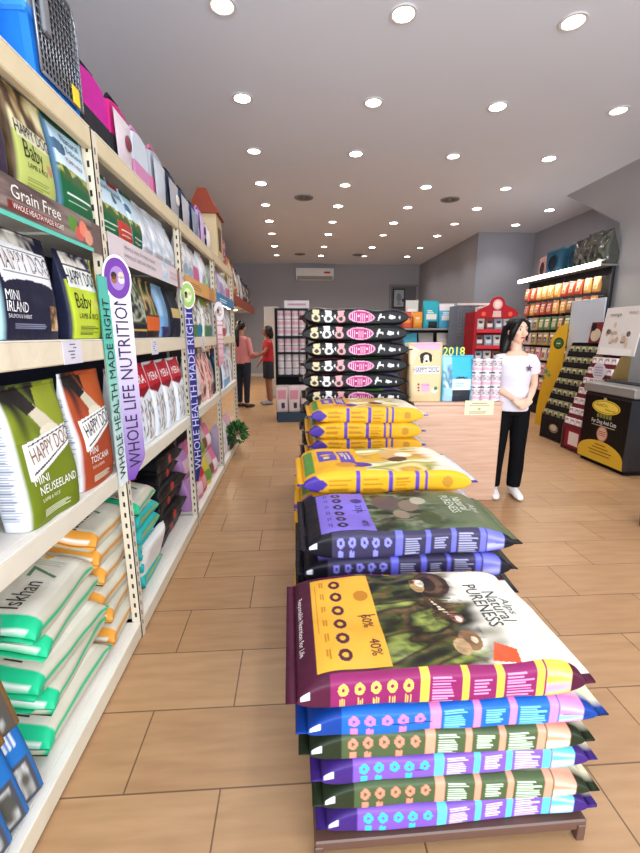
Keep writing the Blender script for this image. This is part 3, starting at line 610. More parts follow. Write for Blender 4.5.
o = bag('dog_food_bag', .34, .24, .05, 'pillow', F=[('fill', '#e8e6e4'), ('rect', 0, 0, .3, 1, '#c62f2c'), ('rect', .7, 0, 1, 1, '#1f6a48'), ('lines', .35, .1, .65, .9, 3, '#8a2a28', 3, True)], lay='Y', nl=30, nu=20, seed=80, label='white red and green snack bag leaning at the foot of the black sacks', cat='snack bag')
o.location = (-.79, 2.02, .205); o.rotation_euler = (0, -1.3, 0)
# third and fourth bay base
g = 'pink and purple packets on the base shelf of the third bay'
pk = [('#b98ac0', '#e9c9d9', 'lilac'), ('#d9789a', '#f0d0da', 'pink'), ('#c33a3a', '#e8a0a0', 'red'), ('#d9c94a', '#6a9a4a', 'yellow and green'), ('#c9b9a9', '#7a5a4a', 'beige'), ('#e07aa0', '#f2e2ea', 'rose')]
for i, (a, b, nme) in enumerate(pk):
    for lv in (0, 1):
        o = bag('treat_packet', .24, .19, .12, F=[('fill', a), ('rect', .1, .2, .9, .6, b)], nl=20, nu=14, ns=6, seed=90+i, label='%s packet, %s from the near post, %s row, third bay base' % (nme, TH[i], ['front lower', 'upper'][lv]), cat='packet', group=g)
        o.location = (-.84-.05*lv, 3.13+i*.17, .088+lv*.245); o.rotation_euler = (0, 0, PI/2-.1)
for i, (a, b, nme) in enumerate((('#b9a9c9', '#efe6f2', 'lilac'), ('#e2ddd6', '#2c3f86', 'white and navy'), ('#d9a9b9', '#efe6e6', 'pale pink'))):
    o = bag('treat_packet', .36, .3, .2, F=[('fill', a), ('rect', .1, .2, .9, .5, b)], nl=20, nu=14, ns=6, seed=99+i, label='%s large packet on the base shelf of the fourth bay' % nme, cat='packet'); o.location = (-.87, 4.45+i*.36, .088); o.rotation_euler = (0, 0, PI/2)
# bundle of green leafy toys hanging off the fourth bay
r = thing('leafy_bundle', 'bundle of dark green leafy plants sticking out of the fourth shelf bay', 'plant', (-.70, 4.95, .10))
rs = random.Random(4); q = MB(); q.bbox((-.12, -.16, -.01), (-.03, .16, .1), '#4a3a2a', .02); q.build('basket', PAPER, r)
q = MB()
for k in range(420):
    a, b = rs.uniform(0, 2*PI), rs.uniform(-.7, 1.4); d = Vector((math.cos(a)*math.cos(b), math.sin(a)*math.cos(b), math.sin(b)))
    p = Vector((-.0, 0, .15))+Vector((d.x*.13, d.y*.24, d.z*.13))*rs.uniform(.6, 1.05); t = d.cross(Vector((rs.uniform(-1, 1), rs.uniform(-1, 1), .5))).normalized(); n = d.cross(t); s = rs.uniform(.02, .04)
    q.add([p-t*s*.45, p+d*s+n*.006, p+t*s*.45, p-d*s], [(0, 1, 2, 3)], rs.choice(['#2f5a2c', '#3f7238', '#24451f', '#4f8a48']))
q.build('leaves', PAPER, r)
# ------------------------------------------------------------------ pet carriers on the top shelf
ZT = 2.147
r = thing('pet_carrier', 'bright blue plastic pet carrier with grey wire door on the top shelf', 'pet carrier', (-.76, 1.635, ZT))
mb = MB()
def shellbox(mb, prof, x0, x1, c, n=18):
    """rounded-rectangle section (half widths w at heights z) from x0 to x1"""
    pts = []
    for (w, z) in prof: pts.append((w, z))
    for (w, z) in reversed(prof): pts.append((-w, z))
    v = []; f = []; k = len(pts)
    for x in (x0, x0+.0, x1): pass
    xs_ = [x0, x0+.02, x1-.02, x1]; sc = [.94, 1, 1, .94]
    for x, s in zip(xs_, sc):
        for (w, z) in pts: v.append((x, w*s, prof[0][1]+(z-prof[0][1])*(1-(1-s)*.4)))
    for i in range(3):
        for j in range(k): a = i*k+j; b = i*k+(j+1) % k; f.append((a, a+k, b+k, b))
    f += [tuple(range(k)), tuple(range(4*k-1, 3*k-1, -1))]
    mb.add(v, f, c)
shellbox(mb, [(.125, 0), (.14, .015), (.152, .17), (.15, .185)], -.42, 0, '#1f78dc'); mb.bbox((-.43, -.162, .165), (.005, .162, .195), '#3a8ee8', .008)
mb.build('tub', mat('#1f63cf', .3, coat=.3) if 0 else PAPER, r, fixn=True)
q = MB(); shellbox(q, [(.15, .19), (.148, .24), (.125, .33), (.09, .36), (.03, .37)], -.42, 0, '#9fb0c4'); q.build('lid', FILM, r, fixn=True)
q = MB(); shellbox(q, [(.105, .362), (.1, .375), (.06, .385)], -.36, -.06, '#b9bcc2'); q.tube([(-.33, 0, .38), (-.3, 0, .43), (-.12, 0, .43), (-.09, 0, .38)], .012, '#c9ccd2'); q.build('handle', PAPER, r, fixn=True)
q = MB()
for k in range(13): y = -.12+k*.02; q.tube([(.012, y, .03), (.012, y, .33-.00*k)], .0028, '#8a8d94', 5)
for k in range(15): z = .03+k*.0214; q.tube([(.015, -.125, z), (.015, .125, z)], .002, '#8a8d94', 5)
q.tube([(.014, -.125, .03), (.014, .125, .03), (.014, .13, .3), (.014, .1, .34), (.014, -.1, .34), (.014, -.13, .3), (.014, -.125, .03)], .005, '#a9acb2', 6)
q.bbox((.014, -.11, .14), (.03, -.07, .25), '#b8c4d4', .006); q.build('wire_door', mat('#8d9096', .35, metal=.7), r)
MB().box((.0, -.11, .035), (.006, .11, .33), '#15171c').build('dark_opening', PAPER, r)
MB().box((.019, .05, .03), (.021, .095, .085), '#f0d43c').build('price_tag', PAPER, r)
r = thing('pet_carrier', 'grey and blue plastic pet carrier cut by the left edge of the top shelf', 'pet carrier', (-.8, 1.22, ZT))
q = MB(); shellbox(q, [(.125, 0), (.15, .17), (.15, .185)], -.4, 0, '#1a54bd'); q.build('tub', PAPER, r, fixn=True)
q = MB(); shellbox(q, [(.15, .19), (.148, .27), (.1, .36), (.03, .38)], -.4, 0, '#7f8894'); q.build('lid', PAPER, r, fixn=True)
def softcarrier(y, w, h, d, c_top, c_low, c_flap, label, extra=None, x=-.79):
    r = thing('pet_carrier_bag', label, 'pet carrier', (x, y, ZT), group='soft pet carriers on the top shelf')
    prof = [(w*.47, 0), (w*.5, .02), (w*.5, h*.45)]; q = MB(); shellbox(q, prof+[(w*.49, h*.46)], -d, 0, c_low); q.build('lower_body', PAPER, r, fixn=True)
    q = MB(); shellbox(q, [(w*.49, h*.45), (w*.48, h*.8), (w*.38, h*.96), (w*.1, h)], -d, -.005, c_top); q.build('upper_body', PAPER, r, fixn=True)
    q = MB(); q.tube([(-.05, -w*.3, h*.9), (-.03, -w*.2, h*1.08), (-.03, w*.2, h*1.08), (-.05, w*.3, h*.9)], .009, c_low, 6); q.build('strap_handle', PAPER, r)
    if c_flap:
        q = MB(); g = np.linspace(-1, 1, 9); v = []; f = []
        for zz in range(5):
            t = zz/4
            for a in g: v.append((.004+.02*(1-a*a)*math.sin(PI*t)+.004, a*w*(.34+.08*t), h*.12+t*h*.72))
        for i in range(4):
            for j in range(8): a = i*9+j; f.append((a, a+1, a+10, a+9))
        q.add(v, f, c_flap); 
        if extra: q.ell((.03, 0, h*.45), (.008, w*.15, h*.12), extra)
        q.build('front_flap', FILM, r)
    return r
softcarrier(1.99, .26, .27, .3, '#c71f9a', '#23242c', None, 'magenta and black soft carrier beside the blue pet carrier')
softcarrier(2.25, .24, .28, .3, '#c71f7a', '#1e1f26', '#d9ccd2', 'magenta carrier with white floral flap second from the blue carrier', '#7a3a4a')
softcarrier(2.52, .24, .27, .28, '#cfd9e2', '#cf8ab4', None, 'white and pink soft carrier in the middle of the top shelf')
softcarrier(2.80, .26, .29, .28, '#a9adb6', '#c96a90', '#c2c9d2', 'grey mesh carrier with rose base on the top shelf')
softcarrier(3.10, .26, .28, .3, '#26364f', '#262d38', '#a9a6ac', 'navy soft carrier with silver flap above the third bay', '#d9d2c8')
softcarrier(3.40, .26, .27, .3, '#2c4060', '#23272f', '#b8b4b8', 'dark blue soft carrier with grey flap above the third bay')
softcarrier(3.70, .26, .26, .3, '#1f3f78', '#23272f', '#8a94a4', 'royal blue and black soft carrier above the third bay')
softcarrier(3.98, .22, .30, .3, '#b094c4', '#a57fb4', '#c9b0d2', 'lilac soft carrier near the cardboard house', '#5a3a6a')
softcarrier(4.22, .2, .24, .3, '#d9d4da', '#2a2a32', '#e6e0e2', 'white and black soft carrier next to the cardboard house')
r = thing('scratching_house', 'tall cardboard pet house with brown sloping roof on the top shelf', 'pet house', (-.86, 4.62, ZT))
MB().bbox((-.12, -.16, 0), (.12, .16, .44), '#c9b48e', .006).box((.12, -.08, .08), (.1215, .08, .3), '#5a4a36').build('box_walls', PAPER, r)
MB().prism([(-.15, .4), (.15, .4), (.04, .62), (-.04, .62)], 1, -.19, .19, '#8a3f2c').build('roof', PAPER, r, fixn=True)
r = thing('toy_box', 'patterned red and white box behind the cardboard house on top shelf', 'box', (-.9, 5.1, ZT)); q = MB().bbox((-.12, -.14, 0), (.12, .14, .3), '#a9606a', .006)
rs = random.Random(2)
for k in range(24): a, b = rs.uniform(-.13, .1), rs.uniform(.02, .26); q.box((.12, a, b), (.121, a+.025, b+.025), rs.choice(['#e8dfe2', '#4a3a5a', '#d9a0a0']))
q.build('printed_box', PAPER, r)
# ------------------------------------------------------------------ far left shelving with hanging products
r = thing('wooden_shelf', 'long reddish wooden shelf high on the far left wall', 'shelf', (0, 0, 0))
MB().bbox((-1.98, 7.9, 2.12), (-1.2, 13, 2.15), '#8a4a3c', .004).build('shelf_board', PAPER, r); MB().bbox((-1.2, 7.9, 2.0), (-1.17, 13, 2.2), '#9a5244', .004).build('front_fascia', PAPER, r)
for y in (7.95, 9.6, 11.3, 12.95): MB().box((-1.95, y-.02, 0), (-1.9, y+.02, 2.12), '#b9b4ac').box((-1.9, y-.01, 2.04), (-1.3, y+.01, 2.12), '#b9b4ac').build('bracket', PAPER, r)
q = MB(); q.bbox((-1.7, 8.2, 2.08), (-1.62, 12.6, 2.115), (1, .86, .62), .005); q.build('strip_lamp', mat((1, .85, .6), .5, emit=9), r)
al = D.lights.new('shelf_strip_glow', 'AREA'); al.shape = 'RECTANGLE'; al.size = .1; al.size_y = 4.2; al.energy = 45; al.color = (1, .85, .62)
ao = D.objects.new('shelf_strip_glow', al); COL.objects.link(ao); ao.location = (-1.66, 10.4, 2.07); ao.parent = r
cl = [('#9dbb5a', 'lime green'), ('#c9bfae', 'beige'), ('#c98a4a', 'orange'), ('#d9b48a', 'tan'), ('#b8693a', 'rust'), ('#dcdcdc', 'white'), ('#5a4a5a', 'plum'), ('#c9c9d2', 'silver'), ('#33363f', 'charcoal'), ('#2a2d36', 'black')]
for i in range(14):
    c, nme = cl[min(i, 9)] if i < 10 else cl[8+i % 2]; H = .78-.016*i+(.04 if i % 3 == 0 else 0)
    o = bag('storage_bag', H, .34, .2, F=[('fill', c), ('pic', .1, .2, .9, .8, [c, '#d9d2c6', c, '#6a5a4a'], 5, i)], nl=24, nu=14, ns=6, seed=110+i, amp=.015, label='%s bag standing on the far reddish wooden shelf, %s along' % (nme, TH[i]), cat='pet bed bag', group='bags on the far wooden shelf')
    o.location = (-1.36, 8.12+i*.36, 2.152); o.rotation_euler = (0, 0, PI/2-.2)
rs = random.Random(8); pkc = ['#c9483a', '#e0b0a0', '#d98a5a', '#e8e0d6', '#b03a3a', '#d9c9b0']
pn = ['red', 'pink', 'orange', 'white', 'crimson', 'cream']
k = 0; pp = {}
for row in range(5):
    for i in range(6):
        ci = rs.randrange(6); lab = '%s hanging packet under the far wooden shelf, %s row from top, %s along' % (pn[ci], TH[row], TH[i])
        if ci not in pp: o = pp[ci] = bag('hanging_packet', .26, .3, .05, F=[('fill', pkc[ci]), ('rect', .1, .2, .9, .6, '#e9ded2'), ('ell', .5, .4, .25, .12, '#8a4a3a')], nl=14, nu=10, ns=5, seed=ci, label=lab, cat='packet', seals=False)
        else: o = dup(pp[ci], label=lab)
        o['group'] = 'packets hanging under the far wooden shelf'; o.location = (-1.72, 8.3+i*.42, 1.68-row*.3); o.rotation_euler = (0, 0, PI/2)
r = thing('pegboard', 'white pegboard panel behind the far hanging packets', 'panel', (0, 0, 0)); MB().box((-1.98, 8, 0), (-1.95, 11.2, 2.1), '#c9bfae').build('panel', PAPER, r)
hk0 = None
for row in range(5):
    for i in range(6):
        if hk0 is None: hk0 = MB().tube([(0, 0, 0), (.27, 0, .005)], .004, '#8a8a8a', 5).build('hook', PAPER, r)
        else: dup(hk0, parent=r)
        list(r.children)[-1].location = (-1.95, 8.3+i*.42, 1.945-row*.3)
# ------------------------------------------------------------------ centre aisle: display benches and stacks of sacks
def bench(y0, y1, x0, x1, h, label, rz=0):
    r = thing('display_bench', label, 'display bench', ((x0+x1)/2, (y0+y1)/2, 0), rz, 'low brown display benches'); a, b = (x1-x0)/2, (y1-y0)/2
    br = mat('#5d4238', .4, noise=.05)
    MB().bbox((-a, -b, h-.02), (a, b, h), (.8, .8, .8), .004).build('platform', br, r)
    for sx in (-1, 1):
        for sy in (-1, 1): x = sx*(a-.012); y = sy*(b-.012); MB().bbox((x-.012, y-.012, 0), (x+.012, y+.012, h-.02), (.8, .8, .8), .002).build('leg', br, r)
    for sy in (-1, 1): MB().bbox((-a+.02, sy*(b-.012)-.008, h-.038), (a-.02, sy*(b-.012)+.008, h-.02), (.8, .8, .8), .002).build('rail', br, r)
    return r
def sack_side(base, dark, acc, band, pale, rev=False):
    s = [('fill', base), ('rect', 0, 0, 1, .14, dark), ('rect', 0, .92, 1, 1, dark), ('rect', .5, .045, .85, .075, '#dcdce2')]
    for i in range(5): s += [('ell', .66, .18+.052*i, .19, .0165, acc), ('ell', .66, .18+.052*i, .07, .006, base), ('lines', .12, .17+.052*i, .42, .192+.052*i, 4, acc, i, False)]
    s += [('rect', 0, .425, 1, .455, band), ('lines', .1, .465, .9, .55, 9, pale, 2, True), ('rect', 0, .56, 1, .585, band), ('lines', .3, .6, .8, .66, 5, pale, 3, True), ('rect', 0, .675, 1, .70, band),
          ('lines', .08, .71, .92, .80, 9, pale, 4, True), ('rect', 0, .81, 1, .835, band), ('pic', 0, .84, 1, .92, [band, pale, base], 6, 5)]
    return s
def pure_top(dark, panel, acc, cols, cream, birds, seed):
    t = [('fill', dark), ('pic', 0, .30, 1, .9, cols, 9, seed), ('pic', 0, .30, 1, .9, cols, 23, seed+1)] if 0 else [('fill', dark), ('pic', 0, .30, 1, .93, cols, 13, seed)]
    t += [('mot', 0, .345, 1, .93, .75, 42, seed+3), ('fade', 0, .60, 1, .76, cream, seed), ('rect', 0, .96, 1, 1, cream)]
    t += birds
    t += [('rect', 0, 0, 1, .30, dark), ('rect', .02, .10, .98, .345, panel)]
    for i in range(6): u = .12+.15*i; t += [('ell', u, .20, .052, .024, dark), ('ell', u, .20, .022, .011, panel), ('lines', u-.055, .135, u+.03, .16, 2, acc, i, False)]
    t += [('lines', .1, .118, .9, .124, 1, acc, 5, False), ('ell', .28, .30, .06, .03, acc), ('rect', .49, .27, .5, .34, dark)]
    return t
birds1 = [('ell', .17, .61, .16, .075, '#3a271c'), ('ell', .17, .60, .13, .058, '#5a4030'), ('ell', .18, .585, .10, .04, '#2a1c15'), ('ell', .2, .545, .09, .028, '#a98a5e'), ('ell', .17, .56, .05, .018, '#e2d6c0'), ('ell', .14, .53, .03, .012, '#5a3a28'), ('poly', [(.3, .55), (.42, .60), (.62, .67), (.66, .63), (.55, .57), (.4, .545)], '#3a281c'), ('poly', [(.36, .565), (.5, .585), (.6, .63), (.5, .61)], '#d9c8a8'), ('ell', .58, .635, .07, .026, '#8a5a48'), ('ell', .6, .64, .035, .013, '#e0cfc0'), ('lines', .35, .55, .62, .66, 9, '#4a3322', 4, True),
          ('ell', .47, .575, .03, .01, '#1e1612'), ('ell', .8, .64, .09, .04, '#7a5a40'), ('ell', .86, .60, .07, .03, '#a98a64'), ('ell', .8, .655, .03, .012, '#d9bfa0'), ('poly', [(.97, .68), (.82, .72), (.9, .78), (1, .77)], '#c9532f'), ('mot', 0, .5, 1, .70, .5, 55, 31)]
def sack(L, Wd, T, F, S, seed, label, group, texts=(), nl=150, nu=24, ns=26, amp=.006, name='dog_food_sack'):
    return bag(name, L, Wd, T, 'pillow', F=F, S=S, texts=texts, lay='X', nl=nl, nu=nu, ns=ns, seed=seed, amp=amp, label=label, cat='dog food sack', group=group, n=7.)
PT = [('Alps', -.05, .87, .03, '#5a6a6a', .08), ('Natural', -.05, .825, .046, '#46555a', .15), ('PURENESS', -.1, .765, .046, '#3c4448', .21), ('60%', .1, .30, .032, '#5c1a30', .06), ('40%', .56, .305, .032, '#5c1a30', .06), ('Responsible Nutrition for Life', .0, .055, .014, '#f0e6e0', .26)]
def icon_circles(Tm): return []
G1 = 'dog food sacks in the nearest stack'
bench(.862, 1.30, .035, .80, .074, 'low brown metal display bench under the nearest sack stack', .012)
base1 = [(('#7a55b8', '#3c2470', '#38c0dc', '#5ec8e8', '#e6d6f4'), 'purple and sky blue', .06, .0), (('#4a5a3a', '#26301f', '#e88a72', '#e8967c', '#cfe4cc'), 'olive green and salmon', .055, .0), (('#7a55b8', '#3c2470', '#38c0dc', '#5ec8e8', '#e6d6f4'), 'purple and sky blue', .045, -.01),
         (('#4a5a3a', '#232c1c', '#e88a72', '#e8967c', '#cfe4cc'), 'olive green and salmon', .02, .01), (('#1f62c0', '#143c8c', '#e878b8', '#e884c0', '#7fd0ec'), 'royal blue and pink', .01, -.015)]
nm = ['lowest', 'second from bottom', 'third from bottom', 'fourth from bottom', 'just under the topmost']
for i, (p, nme, dx, dy) in enumerate(base1):
    o = sack(.78 if i != 4 else .82, .465, .083, pure_top(p[1], p[0], p[2], ['#2a3a1e', '#6a7a3c', '#c9b45a'], '#efe6c4', [], 5+i), sack_side(*p), 130+i, '%s dog food sack, %s of the nearest stack' % (nme, nm[i]), G1, nl=170, nu=16)
    lay(o, dx-.02, (1.09, 1.095, 1.10, 1.095, 1.10)[i]+dy*.5, .075+i*.079, (.01, -.012, .015, -.01, .005)[i])
m1 = ('#84235a', '#4a1830', '#e9c25a', '#e8b84a', '#d890bc')
o = sack(.80, .49, .10, pure_top('#4a1a30', '#e0a636', '#b8781c', ['#17150d', '#2a2a16', '#46501f', '#5a4428', '#201f12', '#77803c'], '#ece4d4', birds1, 9), sack_side(*m1), 141, 'maroon and yellow dog food sack with turkeys picture, top of the nearest stack', G1, PT, nl=290, nu=170, ns=40)
lay(o, -.035, 1.11, .47, .01)
bench(1.44, 1.84, .0+.06, .83, .07, 'low brown metal display bench under the purple and black stack')
G2 = 'black and purple dog food sacks in the second stack'
p2 = ('#3a3550', '#16151e', '#8a88e8', '#6a6ad8', '#a9a8c8')
t2 = [(a, b, c, d, '#3c3c30' if 0 else e, *r_) for (a, b, c, d, e, *r_) in PT]
T2 = [('Alps', .1, .87, .03, '#c9c9b8', .09), ('Natural', -.1, .82, .044, '#d9dccb', .14), ('PURENESS', -.1, .765, .04, '#d9dccb', .18), ('35%', -.05, .30, .03, '#2a2258', .06), ('40%', .56, .305, .03, '#2a2258', .06)]
lynx = [('ell', .3, .45, .2, .07, '#5a4a48'), ('ell', .4, .56, .14, .05, '#7a6a5a'), ('ell', .62, .5, .12, .04, '#8a7a6a'), ('ell', .3, .62, .1, .04, '#a9a290'), ('ell', .75, .62, .16, .05, '#3f4a2c')]
for i in range(6):
    top = i == 5; T = .108 if top else .1
    F_ = pure_top('#17161f', '#7a68c8', '#3a2f78', ['#1c2418', '#2c3a24', '#4c5c3c', '#6a6a5c', '#232a1c'], '#5f6a4c' if top else '#444', lynx, 12+i)
    o = sack(.86, .45, T, F_, sack_side(*p2), 150+i, 'black and purple dog food sack, %s of the second stack' % (nm+['topmost'])[i if i < 4 else i], G2, T2 if top else (), nl=170 if top else 110, nu=90 if top else 14, ns=22)
    lay(o, -.005+(i % 2)*.012, 1.65, .071+i*.099, (i % 3-1)*.012)
YEL = ('#e0a822', '#4a3494', '#5a44a8')
def yel_top(seed): return [('fill', YEL[0]), ('pic', 0, .38, 1, .85, ['#d9a832', '#b98a3a', '#e8cf86', '#8a8a3c', '#efe3b8'], 8, seed), ('fade', 0, .72, 1, .86, '#e4dccb', seed), ('rect', 0, .93, 1, 1, '#cfd9e8'), ('ell', .35, .60, .22, .08, '#cfa870'), ('ell', .4, .66, .12, .05, '#efe6d8'), ('ell', .6, .6, .1, .06, '#5a3a24'),
    ('rect', .1, .05, .9, .10, '#4f8a3c'), ('rect', .12, .13, .62, .24, YEL[2]), ('rect', .14, .26, .8, .34, YEL[2]), ('ell', .8, .36, .1, .07, YEL[1]), ('ell', .35, .18, .06, .03, '#e9c45a'), ('ell', .5, .18, .05, .02, '#e9c45a'), ('lines', .2, .27, .7, .33, 3, '#e9d8a0', seed, False), ('ell', .8, .28, .09, .06, '#c98a2c')]
YS = [('fill', YEL[0]), ('rect', 0, 0, 1, .10, YEL[1]), ('poly', [(0, .1), (1, .1), (.5, .17)], YEL[1]), ('lines', .15, .17, .85, .30, 7, '#b5801a', 3, True), ('rect', 0, .32, 1, .345, YEL[2]), ('lines', .15, .36, .85, .48, 7, '#b5801a', 4, True), ('rect', 0, .5, 1, .525, YEL[2]), ('lines', .15, .54, .85, .63, 6, '#b5801a', 5, True),
      ('rect', 0, .65, 1, .67, YEL[2]), ('rect', 0, .70, 1, .72, YEL[2]), ('ell', .5, .83, .25, .03, '#b8862a'), ('rect', 0, .96, 1, 1, YEL[1])]
nmN = lambda i, n: 'topmost' if i == n-1 else ('second from top' if i == n-2 else ('lowest' if i == 0 else '%s from bottom' % TH[i]))
bench(1.93, 2.38, .07, .85, .07, 'low brown metal display bench under the third stack')
for i in range(6):
    o = sack(.90, .50, .115, yel_top(4+i), YS, 160+i, 'yellow and purple dog food sack, %s of the third stack from the front' % nmN(i, 6), 'yellow and purple sacks in the third stack', nl=120 if i > 3 else 60, nu=70 if i == 5 else 14, ns=16, amp=.004)
    lay(o, -.01+(i % 2)*.012, 2.165, .071+i*.112, ((i % 3)-1)*.015)
bench(2.78, 3.22, .12, .86, .07, 'low brown metal display bench under the fourth stack')
for i in range(8):
    o = sack(.82, .48, .112, yel_top(14+i), YS, 170+i, 'yellow and purple dog food sack, %s of the fourth stack from the front' % nmN(i, 8), 'yellow and purple sacks in the fourth stack', nl=100 if i > 3 else 50, nu=50 if i == 7 else 12, ns=14, amp=.004)
    lay(o, .07+(i % 2)*.01, 2.98, .071+i*.106, ((i % 3)-1)*.02)
# black sacks with pink oval
bench(3.38, 3.85, .1, .86, .07, 'low brown metal display bench under the tall black stack')
BS = [('fill', '#0b0b0d'), ('rect', 0, 0, 1, .05, '#08080a')]
for a, c in ((.14, '#d9c9a0'), (.25, '#efeff0'), (.36, '#e0a0a4')):
    BS += [('ell', .72, a, .17, .028, c), ('ell', .40, a, .24, .038, c), ('ell', .40, a, .13, .02, '#3a3436'), ('ell', .85, a-.02, .07, .01, c), ('ell', .85, a+.02, .07, .01, c)]
BS += [('rect', .5, .19, .56, .205, '#f0f0f0'), ('rect', .42, .1945, .64, .2005, '#f0f0f0'), ('rect', .5, .30, .56, .315, '#f0f0f0'), ('rect', .42, .3045, .64, .3105, '#f0f0f0'), ('ell', .52, .545, .38, .118, '#e6a8c6'), ('ell', .52, .545, .32, .105, '#b8347c'), 
       ('poly', [(.3, .69), (.62, .70), (.8, .71), (.74, .725), (.6, .725), (.58, .75), (.3, .755), (.5, .745), (.5, .71), (.3, .70)], '#e9e9ec'), ('ell', .5, .815, .11, .026, '#e9e9ec'), ('poly', [(.4, .785), (.66, .80), (.5, .81)], '#e9e9ec'), ('poly', [(.38, .845), (.6, .845), (.5, .83)], '#e9e9ec'), ('ell', .5, .885, .13, .007, '#e9e9ec')]
BT = [('fill', '#1c1a20'), ('pic', 0, .1, 1, .55, ['#d9b0b0', '#e9dcd8', '#2a2428', '#b86a80'], 8, 3), ('pic', 0, .5, 1, .75, ['#5a9a4a', '#8fc07a', '#d0a0c0'], 8, 5), ('pic', 0, .75, 1, .95, ['#8a80d0', '#c0b8e8', '#3a3450'], 8, 6)]
for i in range(12):
    o = sack(.90, .46, .128, BT, BS, 180+i, 'black dog food sack with pink oval badge, %s of the tall stack' % nmN(i, 12), 'black sacks with pink oval in the tall stack', [('|||•|||•||', .04, .545, .042, '#f3dbe6', .155, 0, 'R')], nl=130 if i > 4 else 40, nu=40 if i == 11 else 12, ns=26 if i > 4 else 10, amp=.01)
    lay(o, .045+(.012, -.01, .0)[i % 3], 3.62+(0, .01)[i % 2], .071+i*.1275, ((i % 3)-1)*.015)
# ------------------------------------------------------------------ counter and what stands on it
cw = D.materials.new('counter_laminate'); cw.use_nodes = True; nt = cw.node_tree; N = nt.nodes
tc = N.new('ShaderNodeTexCoord'); mp = N.new('ShaderNodeMapping'); mp.inputs['Scale'].default_value = (1.2, 1.2, 22)
nn = N.new('ShaderNodeTexNoise'); nn.inputs['Scale'].default_value = 2.2; nn.inputs['Detail'].default_value = 5
rp = N.new('ShaderNodeValToRGB'); rp.color_ramp.elements[0].position = .3; rp.color_ramp.elements[1].position = .7
rp.color_ramp.elements[0].color = lin('#c39a80')+(1,); rp.color_ramp.elements[1].color = lin('#d6b29a')+(1,)
nt.links.new(tc.outputs['Object'], mp.inputs[0]); nt.links.new(mp.outputs[0], nn.inputs['Vector']); nt.links.new(nn.outputs['Fac'], rp.inputs[0]); nt.links.new(rp.outputs[0], N['Principled BSDF'].inputs['Base Color']); N['Principled BSDF'].inputs['Roughness'].default_value = .35
r = thing('checkout_counter', 'light wood grain checkout counter beside the girl in white', 'counter', (1.345, 3.33, 0))
MB().bbox((-.37, .006, .0), (.37, .62, .835), (.8, .8, .8), .003).build('cabinet_body', cw, r)
MB().bbox((-.375, 0, .835), (.375, .63, .86), (.8, .8, .8), .003).build('worktop', cw, r)
MB().bbox((-.36, .0, .03), (.36, .006, .83), (.8, .8, .8), .002).build('front_panel', cw, r)
o = bag('paper_notice', .12, .245, .003, 'box', F=[('fill', '#e9dfb9'), ('rect', .2, .78, .8, .86, '#8a8a7c'), ('rect', .1, .6, .9, .72, '#b8b0a0'), ('ell', .5, .42, .06, .09, '#b8a96a'), ('lines', .1, .1, .9, .3, 2, '#a9a492', 3, False)], nl=30, nu=50, ns=3, amp=0, seals=False, label='cream paper notice taped at the top of the counter front', cat='notice', loc=(1.515, 3.327, .755), m=PAPER,
    )
HDF = [('fill', '#d9bf93'), ('rect', 0, .87, 1, 1, '#dba9bc'), ('poly', [(0, .6), (.3, .87), (0, .95)], '#e8d3b0'), ('ell', .5, .74, .24, .08, '#e9dcc0'), ('ell', .5, .76, .22, .075, '#2c241f'), ('ell', .52, .72, .12, .075, '#e9dcc0'), ('ell', .36, .72, .06, .07, '#2c241f'), ('ell', .66, .74, .06, .07, '#2c241f'), ('ell', .52, .685, .05, .02, '#1c1816'),
       ('ell', .44, .75, .02, .01, '#111111'), ('rect', .08, .48, .95, .6, '#e6e2e6'), ('rect', .1, .50, .93, .505, '#3a3a44'), ('rect', .1, .575, .93, .58, '#3a3a44'), ('rect', .2, .28, .27, .31, '#9a2a4a'), ('rect', .2, .23, .27, .26, '#9a2a4a'), ('rect', .2, .18, .27, .21, '#9a2a4a'), ('rect', .34, .17, .62, .31, '#e3a0bb'), ('ell', .8, .2, .12, .05, '#d9d2c2'), ('ell', .84, .23, .07, .03, '#3f7a4a')]
o = bag('dog_food_bag', .48, .285, .13, F=HDF, S=[('fill', '#d2b88c')], nl=110, nu=80, seed=201, texts=[('HAPPY DOG', 0, .54, .036, '#33303a', .21), ('FIT & WELL', -.02, .285, .012, '#a8406a', .07)],
    label='large cream dog food bag with pink top standing on the counter', loc=(1.075, 3.44, .862))
o = bag('cat_food_bag', .375, .27, .11, F=[('fill', '#3fb0d0'), ('rect', 0, 0, .3, 1, '#9fc8de'), ('pic', 0, .3, .3, .8, ['#9fc8de', '#4f7f9c', '#cfe2ec'], 8, 3), ('rect', .3, .25, 1, .48, '#dfe8ea'), ('rect', .3, 0, 1, .25, '#2b3038'), ('ell', .62, .5, .16, .035, '#1c2a34'), ('ell', .62, .47, .16, .03, '#dfe8ea'), ('lines', .4, .32, .8, .42, 2, '#6ac0c8', 3, False)],
    nl=80, nu=60, seed=202, texts=[('ACANA', .25, .515, .022, '#14303c', .1)], label='sky blue and black pet food bag in the middle of the counter', loc=(1.345, 3.44, .862), cat='pet food bag')
o = bag('pet_food_bag', .33, .16, .10, F=[('fill', '#8fb4cc'), ('rect', 0, .2, 1, .4, '#4f7f9c')], nl=30, nu=20, seed=203, label='pale blue food bag half hidden behind the sky blue bag', loc=(1.28, 3.62, .862), cat='pet food bag')
r = thing('party_sign', 'yellow 2018 paper numerals standing above the sky blue bag', 'sign', (1.335, 3.50, .862))
MB().box((-.02, 0, .0), (.02, .006, .39), '#3a3a44').build('stick', PAPER, r)
q = MB()
for dx, dz, c, of in ((0, 0, '#d6dc3a', .004), (-.002, .002, '#e6ea5a', .006)):
    M = frame((1, 0, 0), (-.0, 0, 1), (dx, -.004, .40+dz)); q.text('2018', M, .075, c, w=.185, off=of)
